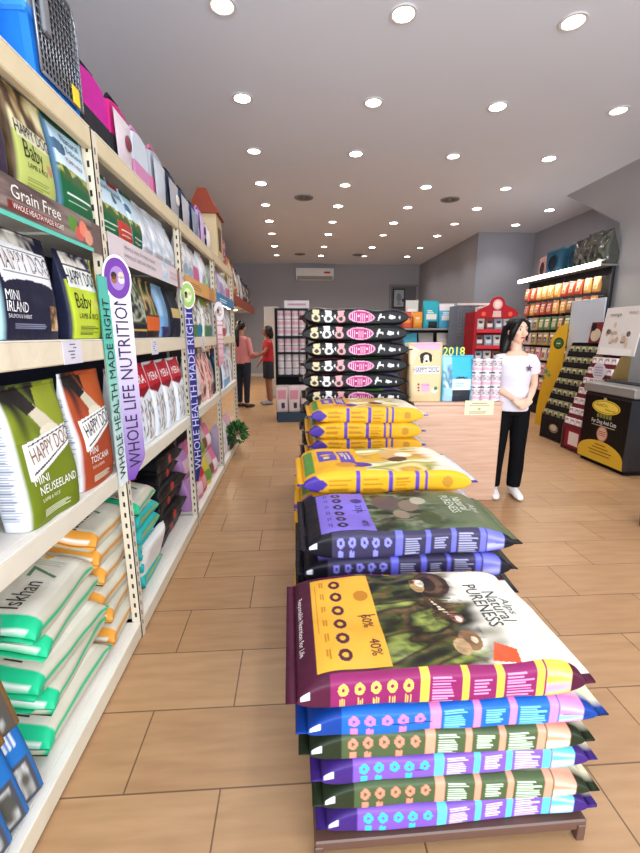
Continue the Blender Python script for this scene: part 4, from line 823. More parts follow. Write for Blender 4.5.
q.box((-.09, -.002, .365), (.09, .0, .435), '#2f6a8a'); q.build('numerals', PAPER, r)
cnt = None
for lv in range(3):
    for i in range(3):
        lab = 'white and pink food can, %s from left in the %s row on the counter' % (TH[i] if i else 'first', ['bottom', 'middle', 'top'][lv])
        loc = (1.502+i*.083, 3.40, .862+lv*.118)
        if cnt is None:
            r = thing('food_can', lab, 'can', loc); q = MB(); n = 28; v = []; f = []; col = []
            for k in range(13):
                z = .006+.104*k/12
                for j in range(n): v.append((.04*math.cos(2*PI*j/n), .04*math.sin(2*PI*j/n), z))
            v = np.array(v); u_ = (np.arctan2(v[:, 1], v[:, 0])/(2*PI)) % 1; vv = (v[:, 2]-.006)/.104
            col = paint([('fill', '#e9dfe4'), ('pic', 0, .45, 1, .85, ['#e9e4e6', '#26242a', '#e9e4e6', '#d9a0b4'], 16, 4), ('rect', 0, .1, 1, .35, '#dfa0b4'), ('pic', 0, .12, 1, .34, ['#dfa0b4', '#e9d0d8'], 20, 3)], u_, vv)
            f = [(k*n+j, k*n+(j+1) % n, (k+1)*n+(j+1) % n, (k+1)*n+j) for k in range(12) for j in range(n)]
            q.add(v, f, col, True); q.build('can_label', FILM, r)
            MB().lathe((0, 0, 0), [(.038, .110), (.0405, .111), (.0405, .115), (.036, .115), (.036, .112)], '#b9bcc2').lathe((0, 0, 0), [(.037, 0), (.0405, .002), (.040, .006)], '#b9bcc2').build('metal_rim', mat('#b9bcc2', .3, metal=.9), r)
            cnt = r
        else: dup(cnt, loc=loc, label=lab)
for o in COL.objects:
    if o.name.startswith('food_can'): o['group'] = 'white and pink cans stacked on the counter'
# ------------------------------------------------------------------ people
def fuse(mb, name, voxel, m, parent, smooth=3, dec=None):
    o = mb.build(name, m); md = o.modifiers.new('r', 'REMESH'); md.mode = 'VOXEL'; md.voxel_size = voxel; md.use_smooth_shade = True
    s = o.modifiers.new('s', 'SMOOTH'); s.iterations = smooth; s.factor = .5
    bpy.context.view_layer.update(); dg = bpy.context.evaluated_depsgraph_get()
    me = D.meshes.new_from_object(o.evaluated_get(dg)); o.modifiers.clear(); o.data = me
    me.materials.clear(); me.materials.append(m); me.polygons.foreach_set('use_smooth', [True]*len(me.polygons)); o.parent = parent; return o
def rings(mb, L, n=20):
    """closed loft of horizontal ellipses (x, y, z, rx, ry)"""
    v = [(x+rx*math.cos(2*PI*k/n), y+ry*math.sin(2*PI*k/n), z) for (x, y, z, rx, ry) in L for k in range(n)]
    f = [(i*n+k, i*n+(k+1) % n, (i+1)*n+(k+1) % n, (i+1)*n+k) for i in range(len(L)-1) for k in range(n)]
    f += [tuple(range(n-1, -1, -1)), tuple((len(L)-1)*n+k for k in range(n))]; mb.add(v, f); return mb
def hand(mb, wrist, direc, palm_n, side, s=1., curl=.5):
    """palm and five fingers; direc = finger direction, palm_n = normal out of the palm, side = towards the thumb"""
    w = Vector(wrist); d = Vector(direc).normalized(); n = Vector(palm_n).normalized(); t = Vector(side).normalized()
    mb.tube([w-d*.01*s, w+d*.03*s, w+d*.075*s], [(.016*s, .022*s), (.015*s, .032*s), (.012*s, .036*s)], flat=n, n=12)
    for i, (off, ln) in enumerate(((.026, .066), (.009, .074), (-.009, .07), (-.026, .055))):
        p = w+d*.07*s+t*off*s; a = d; P = [p]
        for k in range(3):
            a = (a+n*curl*(.35+.25*k)).normalized(); p = p+a*ln*s/3; P.append(p)
        mb.tube(P, [.0088*s, .0082*s, .0075*s, .006*s], n=8)
    p = w+d*.022*s+t*.026*s; P = [p, p+(t*.7+d*.7).normalized()*.028*s, p+(t*.7+d*.7).normalized()*.028*s+(d+n*.5).normalized()*.03*s]
    mb.tube(P, [.0105*s, .0095*s, .007*s], n=8)
def head(mb, c, s, yaw):
    """head with brow, nose, chin and ears; yaw turns it; c = centre"""
    q = MB(); q.ell((0, 0, .02), (.073, .088, .092), nu=24, nv=16); q.ell((0, -.022, -.035), (.052, .062, .062), nu=20, nv=12); q.ell((0, -.048, -.078), (.024, .024, .02))
    q.tube([(0, -.078, .02), (0, -.094, -.012), (0, -.098, -.022)], [.008, .011, .012], n=8); q.ell((0, -.09, -.026), (.016, .011, .008)); q.ell((0, -.080, -.051), (.022, .009, .0065))
    for sx in (-1, 1): q.ell((sx*.03, -.072, .028), (.02, .01, .006)); q.ell((sx*.034, -.065, -.02), (.022, .02, .02)); q.ell((sx*.072, .006, -.006), (.008, .018, .028))
    v = np.concatenate(q.v)*s; cy, sy = math.cos(yaw), math.sin(yaw); v = v@np.array([[cy, sy, 0], [-sy, cy, 0], [0, 0, 1]])+np.array(c); mb.add(v, q.f)
def face(r, c, s, yaw):
    def put_(name, q, m):
        o = q.build(name, m, r); o.location = c; o.rotation_euler = (0, 0, yaw); o.scale = (s, s, s); return o
    for sx in (-1, 1):
        q = MB(); q.ell((sx*.03, -.0775, .01), (.0125, .006, .0055), '#e9e6e2'); q.ell((sx*.03, -.083, .01), (.0055, .0028, .0052), '#17110e')
        q.tube([(sx*.016, -.083, .0165), (sx*.03, -.087, .019), (sx*.044, -.079, .0155)], .0018, '#1a1412', 5); put_('eye', q, PAPER)
        q = MB().tube([(sx*.015, -.087, .032), (sx*.03, -.087, .037), (sx*.045, -.078, .033)], .0026, '#2a201c', 5); put_('eyebrow', q, PAPER)
    q = MB(); q.tube([(-.02, -.086, -.0515), (-.007, -.0915, -.048), (0, -.091, -.0495), (.007, -.0915, -.048), (.02, -.086, -.0515)], [.002, .004, .0035, .004, .002], '#b5605c', 7).tube([(-.018, -.086, -.0535), (0, -.0905, -.057), (.018, -.086, -.0535)], [.002, .0048, .002], '#bd6a66', 7)
    put_('lips', q, PAPER)
def limb(mb, pts, rad, n=14): mb.tube(pts, rad, n=n)
# girl in a white t-shirt behind the counter end
def girl():
    r = thing('person', 'girl in white t-shirt and black track pants standing with clasped hands beside the counter', 'person', (1.845, 3.44, 0), -.16)
    skin = mat('#e3b59c', .5); S = skin
    b = MB(); hy = .3; hc = (-.01, .005, 1.43)
    rings(b, [(0, 0, .76, .135, .09), (0, 0, .84, .14, .095), (0, 0, .95, .115, .08), (0, -.005, 1.06, .13, .09), (0, 0, 1.17, .13, .08), (0, .005, 1.235, .11, .065), (0, .01, 1.27, .06, .05)])
    limb(b, [(0, .012, 1.25), (-.004, .012, 1.31), (-.008, .01, 1.38)], [.048, .043, .045])
    head(b, hc, .98, hy)
    for sx in (-1, 1):
        b.ell((sx*.132, .005, 1.2), (.04, .04, .045))
        el = (sx*.178, .03, .99); wr = (sx*.045+.035, -.155, .875)
        limb(b, [(sx*.138, .005, 1.205), (sx*.162, .02, 1.1), el, ((el[0]+wr[0])/2, -.065, .93), wr], [.04, .036, .031, .028, .019])
        limb(b, [(sx*.07, 0, .82), (sx*.078, -.005, .62), (sx*.08, -.01, .43), (sx*.082, .012, .25), (sx*.082, .02, .08)], [.085, .068, .05, .048, .033])
        b.tube([(sx*.082, .035, .045), (sx*.088, -.03, .045), (sx*.097, -.12, .03)], [.03, .032, .025], n=12)
    hand(b, (-.03, -.155, .875), (.85, -.35, -.45), (.1, .9, -.1), (.25, -.1, .9), .85, .6)
    hand(b, (.098, -.15, .875), (-.85, -.35, -.5), (.1, .9, -.1), (-.25, -.1, .9), .85, .6)
    fuse(b, 'body', .0055, skin, r, 2)
    face(r, hc, .98, hy)
    # t-shirt
    q = MB(); rings(q, [(0, 0, .775, .152, .108), (0, 0, .80, .155, .112), (0, 0, .88, .148, .105), (0, -.002, .97, .124, .095), (0, -.005, 1.07, .134, .104), (0, 0, 1.15, .142, .098), (0, .005, 1.205, .128, .084), (0, .01, 1.236, .10, .072)], 28)
    for sx in (-1, 1): limb(q, [(sx*.08, .005, 1.205), (sx*.125, .006, 1.195), (sx*.150, .010, 1.155), (sx*.168, .022, 1.085)], [.05, .058, .056, .05])
    sh = fuse(q, 'white_tshirt', .007, mat('#d4d0da', .8, bump=.15, nscale=14), r, 4)
    q = MB(); pts = []
    for k in range(10): a = PI/2+k*PI/5; rr = .034 if k % 2 == 0 else .015; pts.append((math.cos(a)*rr, math.sin(a)*rr))
    q.add([(x, 0, z) for x, z in pts]+[(0, -.002, 0)], [(i, (i+1) % 10, 10) for i in range(10)], '#6a4a5c'); st = q.build('star_print', PAPER, r); st.location = (.078, -.103, 1.135); st.rotation_euler = (-.08, 0, .42)
    # trousers
    q = MB(); rings(q, [(0, 0, .74, .12, .10), (0, 0, .80, .147, .105), (0, 0, .86, .142, .1), (0, 0, .89, .128, .09)], 28)
    for sx in (-1, 1): limb(q, [(sx*.068, 0, .83), (sx*.079, -.004, .64), (sx*.082, -.012, .44), (sx*.09, .008, .26), (sx*.088, .015, .12), (sx*.088, .015, .085)], [.088, .078, .063, .064, .06, .056], 18)
    fuse(q, 'track_pants', .007, mat('#0a0a0d', .85, spec=.12, bump=.3, nscale=9), r, 4)
    q = MB()
    for dx in (-.008, .008):
        P = [(-.163+abs(dx+.02)*.2, dx-.03, .8), (-.160, dx-.03, .64), (-.146, dx-.035, .44), (-.151, dx-.02, .26), (-.144, dx-.01, .1)]; q.tube(P, .0032, '#e6e6ea', 5)
    q.build('side_stripes', PAPER, r)
    for sx in (-1, 1):
        q = MB(); x = sx*.088
        q.tube([(x, .062, .045), (x, .03, .05), (x+sx*.004, -.03, .048), (x+sx*.01, -.10, .034), (x+sx*.014, -.15, .028)], [(.034, .035), (.042, .04), (.04, .038), (.032, .04), (.018, .026)], n=14, flat=(0, 0, 1))
        q.tube([(x, .02, .06), (x, .022, .10)], [.042, .038], n=14); s_ = fuse(q, 'shoe', .006, mat('#e9e7e6', .5), r, 2)
        q = MB()
        for k in range(4): q.tube([(x-.018+sx*.004*k, -.03-.022*k, .087-.008*k), (x+.018+sx*.004*k, -.03-.022*k, .087-.008*k)], .0032, '#d0ced0', 5)
        q.build('laces', PAPER, s_)
    # hair: cap, side curtains and ponytail over her shoulder
    hm = mat('#0d0a0b', .42, spec=.25); q = MB(); R_ = Matrix.Rotation(hy, 3, 'Z')
    def hp(p): return tuple(R_@(Vector(p)*.98)+Vector(hc))
    cap = MB(); cap.ell((0, .016, .034), (.083, .092, .09), nu=20, nv=12); v = np.array([hp(p) for p in np.concatenate(cap.v)]); q.add(v, cap.f)
    q.tube([hp((-.012, -.068, .098)), hp((-.055, -.068, .058)), hp((-.074, -.045, -.01)), hp((-.07, -.03, -.075))], [.016, .03, .03, .018], n=8)
    q.tube([hp((.0, -.066, .1)), hp((.05, -.07, .064)), hp((.073, -.05, .0)), hp((.068, -.034, -.075))], [.01, .016, .016, .008], n=8)
    q.tube([hp((-.02, .05, .03)), hp((-.04, .055, -.04)), hp((-.06, .055, -.1)), hp((-.078, .045, -.16)), hp((-.085, .035, -.21))], [.07, .062, .048, .034, .012], n=12)
    fuse(q, 'hair', .006, hm, r, 2)
    return r
girl()
def woman(name, label, H, loc, rz, skin, top, bottom, shorts, arms, pony, topname, botname, shoe):
    k = H/1.62; r = thing(name, label, 'person', loc, rz); sk = mat(skin, .55)
    def K(p): return tuple(x*k for x in p)
    b = MB(); rings(b, [tuple(x*k for x in t) for t in [(0, 0, .80, .15, .10), (0, 0, .88, .155, .105), (0, 0, 1.0, .12, .085), (0, 0, 1.2, .145, .09), (0, 0, 1.3, .14, .075), (0, .01, 1.345, .06, .05)]])
    limb(b, [K((0, .01, 1.32)), K((0, .005, 1.44))], [.048*k, .046*k]); hc = K((0, -.005, 1.505)); head(b, hc, .98*k, 0)
    for sx, (el, wr, hd) in zip((-1, 1), arms):
        b.ell(K((sx*.155, 0, 1.28)), (.045*k,)*3); limb(b, [K((sx*.16, 0, 1.29)), K(el), K(wr)], [.042*k, .034*k, .021*k]); hand(b, K(wr), hd, (0, -1, 0) if abs(hd[1]) < .7 else (-sx, 0, 0), (-sx, -.3, 0) if abs(hd[1]) < .7 else (0, 0, 1), k, .3)
        limb(b, [K((sx*.075, 0, .86)), K((sx*.085, 0, .46)), K((sx*.09, .015, .27)), K((sx*.09, .02, .08))], [.09*k, .055*k, .05*k, .035*k])
        b.tube([K((sx*.09, .035, .045)), K((sx*.095, -.04, .042)), K((sx*.1, -.14, .025))], [.03, .033, .025], n=10)
    fuse(b, 'body', .008, sk, r, 2); face(r, hc, .98*k, 0)
    q = MB(); rings(q, [tuple(x*k for x in t) for t in [(0, 0, .84 if not shorts else .9, .175, .125), (0, 0, 1.0, .155, .115), (0, 0, 1.2, .165, .112), (0, 0, 1.3, .155, .09), (0, .01, 1.345, .08, .065)]], 24)
    for sx, (el, wr, hd) in zip((-1, 1), arms):
        e = Vector(el); s0 = Vector((sx*.15, 0, 1.29)); P = [s0, s0.lerp(e, .55)] if shorts else [s0, e, e.lerp(Vector(wr), .5)]
        limb(q, [K(p) for p in P], [.056*k]*2 if shorts else [.056*k, .048*k, .042*k])
    fuse(q, topname, .009, mat(top, .85, bump=.2, nscale=12), r, 4)
    q = MB(); rings(q, [tuple(x*k for x in t) for t in [(0, 0, .78, .13, .11), (0, 0, .86, .166, .118), (0, 0, .95, .14, .1)]], 24)
    for sx in (-1, 1): limb(q, [K((sx*.078, 0, .86)), K((sx*.092, 0, .55))]+([] if shorts else [K((sx*.09, .01, .35)), K((sx*.09, .018, .1))]), [.1*k, (.1 if shorts else .072)*k]+([] if shorts else [.058*k, .05*k]))
    fuse(q, botname, .009, mat(bottom, .8), r, 3)
    for sx in (-1, 1):
        q = MB(); q.tube([K((sx*.09, .06, .035)), K((sx*.095, -.04, .04)), K((sx*.102, -.17, .025))], [(.03, .038), (.036, .042), (.02, .03)], n=12, flat=(0, 0, 1)); fuse(q, 'shoe', .007, mat(shoe, .5), r, 1)
    q = MB(); q.ell((hc[0], hc[1]+.02*k, hc[2]+.035*k), (.087*k, .095*k, .092*k)); 
    if pony: q.tube([K((0, .08, 1.53)), K((0, .13, 1.45)), K((0, .13, 1.3)), K((0, .11, 1.15))], [.04, .05, .045, .02], n=10)
    else:
        q.tube([K((0, .04, 1.5)), K((0, .06, 1.42)), K((0, .06, 1.36))], [.08*k, .07*k, .05*k], n=12)
        for sx in (-1, 1): q.tube([K((sx*.06, -.045, 1.56)), K((sx*.075, -.03, 1.5)), K((sx*.07, .0, 1.4))], [.02, .025, .02], n=8)
    fuse(q, 'hair', .008, mat('#0e0b0c', .4), r, 2); return r
woman('person', 'woman in salmon pink shirt and dark jeans seen from behind with long black ponytail', 1.66, (-1.0, 8.3, 0), PI*.80+PI*.0+.0, '#b98a72', '#e08a86', '#1c2334', False, [((-.22, .0, 1.02), (-.16, -.22, 1.0), (.3, -1, 0)), ((.22, .0, 1.02), (.16, -.22, 1.05), (-.3, -1, .1))], True, 'salmon_shirt', 'dark_jeans', '#1a1a1e')
woman('person', 'woman in red t-shirt and dark knee shorts reaching towards the hanging packets', 1.58, (-.53, 8.66, 0), -PI/2+.25, '#9a6a52', '#b3222c', '#20242c', True, [((-.2, -.02, 1.05), (-.17, -.16, .86), (0, -.5, -1)), ((.19, -.10, 1.1), (.15, -.28, 1.0), (0, -1, 0))], False, 'red_tshirt', 'dark_shorts', '#8a8c92')
# ------------------------------------------------------------------ right side: freezer and display stands
def quadframe(p0, px, py):  # p0 bottom-left, px bottom-right, py top-left -> frame
    a = Vector(px)-Vector(p0); b = Vector(py)-Vector(p0); return frame(a, b, p0), a.length, b.length
r = thing('chest_freezer', 'dark navy product freezer with yellow oval logo by the right wall', 'freezer', (3.29, 4.2, 0))
ang = .0
def shape(q, M, pts, c, off): q.add(np.c_[np.array(pts), np.full(len(pts), off)]@np.array(M.to_3x3()).T+np.array(M.to_translation()), [tuple(range(len(pts)))], c)
def oval(cx, cy, rx, ry, n=28): return [(cx+rx*math.cos(2*PI*k/n), cy+ry*math.sin(2*PI*k/n)) for k in range(n)]
MB().bbox((0, -.36, .03), (.95, .36, .80), '#10141d', .03).build('cabinet', mat('#10141d', .3, coat=.4), r)
MB().bbox((.03, -.33, 0), (.92, .33, .03), '#08090c', .005).build('plinth', PAPER, r)
MB().bbox((-.012, -.37, .79), (.0+.2, .37, .89), '#8f8d89', .012).build('lid_edge', mat('#8f8d89', .35, metal=.3), r)
MB().bbox((.2, -.36, .80), (.94, .36, .92), '#151a22', .02).build('glass_lid', mat('#151a22', .1, coat=.5), r)
M = frame((0, -1, 0), (0, 0, 1), (-.001, .36, .03)); q = MB()   # u runs towards the entrance along the left face
shape(q, M, [(.03, .02), (.69, .02), (.69, .72), (.03, .72)], '#0d0c0b', .0008)
shape(q, M, [(.02, .02), (.70, .02), (.69, .10)]+[(.35+.34*math.cos(a), .10+.15*math.sin(a)) for a in np.linspace(.1, PI, 14)], '#c9a02c', .0016)
shape(q, M, oval(.36, .33, .08, .085), '#a8705a', .002); shape(q, M, oval(.36, .33, .065, .07), '#c9a08a', .0025)
shape(q, M, oval(.36, .62, .205, .075), '#d9b838', .002); shape(q, M, oval(.36, .62, .19, .064), '#8a6a1c', .0024); shape(q, M, oval(.36, .62, .18, .058), '#e0c24a', .0028); shape(q, M, oval(.34, .70, .025, .02), '#b9a96a', .003)
def tx(s_, x, y, sz, c, w): q.text(s_, M@Matrix.Translation((x, y, 0)), sz, c, w=w, off=.0034)
tx('AddOn', .30, .635, .035, '#4a3210', .17); tx('Natural', .43, .595, .028, '#4a3210', .14); [shape(q, M, [(.25+k*.045, .50), (.285+k*.045, .50), (.285+k*.045, .545), (.25+k*.045, .545)], '#77773c', .0034) for k in range(5)]; tx('For Dog And Cats', .36, .455, .045, '#e6e2d6', .36)
shape(q, M, [(.19, .41), (.53, .41), (.53, .417), (.19, .417)], '#b9a98a', .0034); [shape(q, M, [(.31, y), (.41, y), (.41, y+.008), (.31, y+.008)], '#8a4a3c', .0034) for y in (.31, .33, .35)]
for i, w in enumerate((.16, .24, .34, .3)): shape(q, M, [(.36-w/2, .2-.035*i), (.36+w/2, .2-.035*i), (.36+w/2, .212-.035*i), (.36-w/2, .212-.035*i)], '#8a5a1c', .0034)
q.build('printed_panel', FILM, r)
MB().ell((0, 0, 0), (.001, .001, .001)) if 0 else None
r = thing('golden_ornament', 'small golden ornament standing on the freezer lid at the right edge', 'ornament', (3.66, 4.10, .921)); gm = mat('#b8985a', .3, metal=.7)
q = MB(); q.lathe((0, 0, 0), [(.05, 0), (.055, .015), (.03, .03), (.045, .06), (.05, .09), (.03, .12), (.012, .135)]); q.ell((0, 0, .15), (.03, .03, .03)); q.build('figure', gm, r)
MB().lathe((0, 0, -.001), [(.065, 0), (.065, .008)], '#3a2c1a').build('base', PAPER, r)
# slanted display stands: lower shelves stick out towards the aisle, header board on top
def stand(name, y0, y1, xb, xt, H, rows, body, side, item, label, z0=.3, header=None):
    r = thing(name, label, 'display stand', (xb, y0, 0)); dx = xt-xb; w = y1-y0
    MB().prism([(0, 0), (dx+.12, 0), (dx+.12, H), (dx, H), (0, z0)], 1, 0, .008, side).prism([(0, 0), (dx+.12, 0), (dx+.12, H), (dx, H), (0, z0)], 1, w-.008, w, side).build('side_panel', PAPER, r, fixn=True)
    MB().box((-.0, 0.008, .02), (.012, w-.008, z0-.02), body).build('front_plinth', PAPER, r)
    q = MB(); q.box((dx+.10, .008, 0), (dx+.12, w-.008, H), body)
    for k in range(rows):
        t = (k+1)/rows; x = dx*t-dx/rows*.98; z = z0+(H-z0)*k/rows
        b_ = MB().box((x, .008, z-.012), (dx+.10, w-.008, z), body).box((x-.004, .008, z-.03), (x+.004, w-.008, z+.03), item[2]); b_.build('shelf_tray', PAPER, r)
    q.build('back_board', PAPER, r)
    return r
slots = []
s1 = stand('display_stand', 5.02, 5.62, 3.47, 3.79, 1.30, 7, '#17151a', '#121116', ('#c9b98a', '#4a4a3a', '#201c20'), 'black slanted display stand with rows of small boxes near the yellow board')
s2 = stand('display_stand', 4.58, 5.00, 3.38, 3.68, 1.16, 7, '#4a1a22', '#7a6238', ('#e2d6d2', '#a88a8a', '#6a222a'), 'burgundy slanted display stand with white packets behind the freezer')
protoA = {}
for si, (st, y0, w, xb, dx, H, n, cols, nmx) in enumerate(((s1, 5.02, .60, 3.47, .32, 1.30, 5, ('#8a8a6a', '#d9cfa0', '#2a2a24'), 'dark olive'), (s2, 4.58, .42, 3.38, .30, 1.16, 4, ('#e6dcda', '#b08a8a', '#f0ebe9'), 'white'))):
    for k in range(7):
        x = xb+dx*(k+1)/7-dx/7*.98+.024; z = .3+(H-.3)*k/7+.001
        for i in range(n):
            lab = '%s carton, %s from right in tier %s of the %s stand' % (nmx, TH[i], ['one', 'two', 'three', 'four', 'five', 'six', 'seven'][k]+' from the floor', ['black', 'burgundy'][si])
            if si not in protoA:
                o = bag('treat_carton', .10, w/n*.86, .035, 'box', F=[('fill', cols[0]), ('rect', .1, .55, .9, .9, cols[1]), ('rect', .3, .15, .7, .45, cols[2]), ('ell', .5, .5, .25, .2, cols[2])], nl=14, nu=12, ns=3, amp=0, seals=False, label=lab, cat='carton', m=PAPER)
                protoA[si] = o
            else: o = dup(protoA[si], label=lab)
            o.location = (x, y0+w/n*(i+.5), z); o.rotation_euler = (0, 0, -PI/2); o['group'] = 'small cartons on the %s slanted stand' % ['black', 'burgundy'][si]
q = MB(); M = frame((0, -1, 0), (0, 0, 1), (-.001, .6, 0)); shape(q, M, oval(.3, .17, .1, .06), '#8a7a62', .001); shape(q, M, oval(.3, .18, .07, .04), '#c9b9a0', .002); q.build('logo_print', PAPER, s1)
for k in range(5): pass
q = MB().box((-.003, .05, .05), (-.001, .35, .27), '#8a1c2c').box((-.005, .1, .08), (-.003, .28, .24), '#d9c9c0'); q.build('logo_print', PAPER, s2)
# header boards
def board(r, name, org, w, h, ops_shapes, tilt, M0=None):
    q = MB(); q.box((-.006, -w/2, 0), (.006, w/2, h), ops_shapes[0]); M = frame((0, -1, 0), (0, 0, 1), (-.0065, 0, 0))
    for sh in ops_shapes[1]: shape(q, M, sh[0], sh[1], sh[2])
    for t in ops_shapes[2]: q.text(t[0], M@Matrix.Translation((t[1], t[2], 0)), t[3], t[4], w=t[5], off=.003)
    o = q.build(name, PAPER, r); o.location = org; o.rotation_euler = (0, tilt, 0); return o
R4 = random.Random(4)
animals = [(oval(R4.uniform(-.2, .2), R4.uniform(.12, .36), R4.uniform(.02, .045), R4.uniform(.02, .04), 12), R4.choice(['#b9a08c', '#8a7a6c', '#cbb49c', '#6a5a50', '#d2c2b4']), .0012+.0001*i) for i in range(16)]
board(s2, 'header_board', (.34, .16, 1.17), .58, .55, ('#d6d0cb', [([(-.25, 0), (.25, 0), (.25, .07), (-.25, .09)], '#e2dcd6', .0008)]+animals, [('monge', -.12, .465, .045, '#4a6a5a', .17), ('BWILD', .14, .475, .035, '#9a8478', .12)]), -.18 if 0 else .12)
sg = thing('round_sign', 'round white sign sticking out of the burgundy stand', 'sign', (3.50, 4.66, .99)); q = MB(); M = frame((0, -1, 0), (0, 0, 1), (0, 0, 0)); shape(q, M, oval(0, 0, .1, .1), '#d9d4d6', 0); shape(q, frame((0, 1, 0), (0, 0, 1), (.004, 0, 0)), oval(0, 0, .1, .1), '#d9d4d6', 0); shape(q, M, oval(0, 0, .088, .088), '#c2bcc4', .001)
for i in range(4): shape(q, M, [(-.06, .04-.03*i), (.06, .04-.03*i), (.06, .05-.03*i), (-.06, .05-.03*i)], '#8a8490', .002)
q.box((.001, -.01, -.2), (.003, .01, -.05), '#d9d4d6'); q.build('disc', PAPER, sg)
board(s1, 'header_board', (.38, .2, 1.30), .34, .26, ('#7c2a30', [(oval(-.06, .1, .09, .08), '#cdbba0', .001), (oval(.1, .17, .05, .05), '#b8343c', .0015), (oval(-.12, .2, .05, .05), '#1f1a1c', .0016)], []), .1)
# yellow cut-out board and the white panel behind it
r = thing('yellow_board', 'tall yellow cut-out advertising board with dark green logo', 'advertising board', (3.85, 6.40, 0)); pts = [(-.32, 0), (.30, 0), (.30, .9), (.22, 1.2), (.36, 1.52), (.1, 1.50), (-.14, 1.25), (-.18, .8), (-.30, .45)]
pts = [(.0, 0), (.36, 0), (.36, 1.0), (.38, 1.57), (.24, 1.52), (.14, 1.36), (.10, 1.0), (.03, .55), (.0, .3)]
q = MB(); fr = frame((.35, -1, 0), (0, 0, 1), (0, 0, 0)); P = np.array(pts)
def ext(q, M, pts, t, c):
    P = np.array(pts); n = len(P); v = np.concatenate([np.c_[P, np.zeros(n)], np.c_[P, np.full(n, -t)]])@np.array(M.to_3x3()).T+np.array(M.to_translation())
    q.add(v, [tuple(range(n)), tuple(range(2*n-1, n-1, -1))]+[(i, n+i, n+(i+1) % n, (i+1) % n) for i in range(n)], c)
ext(q, fr, pts, .012, '#d9a82a'); shape(q, fr, oval(.26, 1.28, .085, .085), '#2c4a2c', .001); shape(q, fr, oval(.26, 1.28, .06, .06), '#4a6a3a', .0015); shape(q, fr, [(.23, 1.27), (.29, 1.27), (.29, 1.285), (.23, 1.285)], '#d9d6b0', .002)
for cx, cy, rr in ((.10, .85, .07), (.07, .75, .05), (.16, .8, .05)): shape(q, fr, [(cx+rr*(1 if k % 2 == 0 else .35)*math.cos(k*PI/5), cy+rr*(1 if k % 2 == 0 else .35)*math.sin(k*PI/5)) for k in range(10)], '#5f8f6a', .001+cx*.001)
q.build('cutout', PAPER, r, fixn=False); q = MB(); ext(q, frame((.35, -1, 0), (0, 0, 1), (.02, .0, 0)), [(.0, 0), (.2, 0), (.12, .8)], .01, '#8a8a80'); q.build('back_stay', PAPER, r)
r = thing('display_board', 'plain white upright panel leaning behind the display stands', 'board', (4.06, 5.75, 0)); MB().bbox((-.01, -.30, 0), (.01, .38, 1.88), '#c4cbd4', .004).build('sheet', PAPER, r); MB().box((.012, -.05, 0), (.03, .05, 1.8), '#8a8a8c').build('stay', PAPER, r)
# wall rack with hanging treat packs and light strip
r = thing('treat_rack', 'black wall rack of hanging treats under a bright strip light', 'rack', (4.55, 7.1, 0))
MB().box((0, -1.05, .05), (.03, 1.12, 2.36), '#24242a').build('back_panel', PAPER, r); MB().bbox((-.2, -1.05, 2.36), (.6, 1.14, 2.39), '#8a8480', .004).build('top_shelf', PAPER, r)
MB().bbox((-.16, -1.05, .0), (.03, 1.12, .14), '#1c1c22', .005).build('plinth', PAPER, r)
for y in (-1.04, .04, 1.1): MB().box((-.02, y-.015, .1), (.0, y+.015, 2.36), '#3a3a40').build('upright', PAPER, r)
MB().bbox((-.24, -1.05, 2.365), (-.2, -.0, 2.425), (1, .97, .93), .006).build('strip_light', mat((1, .96, .9), .5, emit=9), r); MB().bbox((-.24, .02, 2.365), (-.2, 1.14, 2.425), (1, .97, .93), .006).build('strip_light', mat((1, .96, .9), .5, emit=9), r)
al = D.lights.new('treat_rack_glow', 'AREA'); al.shape = 'RECTANGLE'; al.size = .06; al.size_y = 2.1; al.energy = 22; al.color = (1, .82, .6)
ao = D.objects.new('treat_rack_glow', al); COL.objects.link(ao); ao.parent = r; ao.location = (-.2, 0, 2.34); ao.rotation_euler = (0, .35, 0)
rack = r; hk = None; cols = [('#cf9350', '#ecd6ac', 'orange'), ('#b34a3a', '#e2bca4', 'red'), ('#d9c4b4', '#b8606a', 'beige and red'), ('#b89a6a', '#5a4a3a', 'tan'), ('#6a8a5a', '#c9c9a0', 'green'), ('#8a6a4a', '#d9b890', 'brown'), ('#9fa8b4', '#5a6a7a', 'grey'), ('#d9a0a8', '#a8505a', 'pink')]
rowpal = [[0, 0, 2, 0, 1], [1, 2, 1, 5, 0], [4, 3, 5, 3, 6], [5, 3, 6, 2, 5], [6, 2, 7, 3, 5], [6, 7, 1, 2, 6], [3, 5, 1, 6, 7]]
pro = {}; rs = random.Random(11)
for row in range(7):
    z = 2.06-row*.262; H = .215
    for i in range(11):
        ci = rowpal[row][rs.randrange(5)]; y = 6.15+i*.183
        if z < .3: continue
        lab = '%s treat pack, %s from right in the %s row of wall rack' % (cols[ci][2], TH[i], ['top', 'second', 'third', 'fourth', 'fifth', 'sixth', 'lowest'][row])
        if ci not in pro: o = pro[ci] = bag('treat_pack', H, .15, .05, F=[('fill', cols[ci][0]), ('rect', .12, .25, .88, .62, cols[ci][1]), ('ell', .5, .4, .22, .12, cols[(ci+3) % 8][0]), ('rect', .1, .72, .9, .82, '#e6dccf')], nl=16, nu=12, ns=5, seed=220+ci, label=lab, cat='treat pack', seals=False)
        else: o = dup(pro[ci], label=lab)
        o['group'] = 'hanging treat packs on the right wall rack'; o.location = (4.40+rs.uniform(-.01, .01), y, z-.05); o.rotation_euler = (0, 0, -PI/2)
        if hk is None: hk = MB().tube([(0, 0, 0), (-.2, 0, .005)], .003, '#9a9aa0', 5).build('hook', PAPER, rack); h_ = hk
        else: h_ = dup(hk, parent=rack)
        h_.location = (0, y-7.1, z+H-.052)
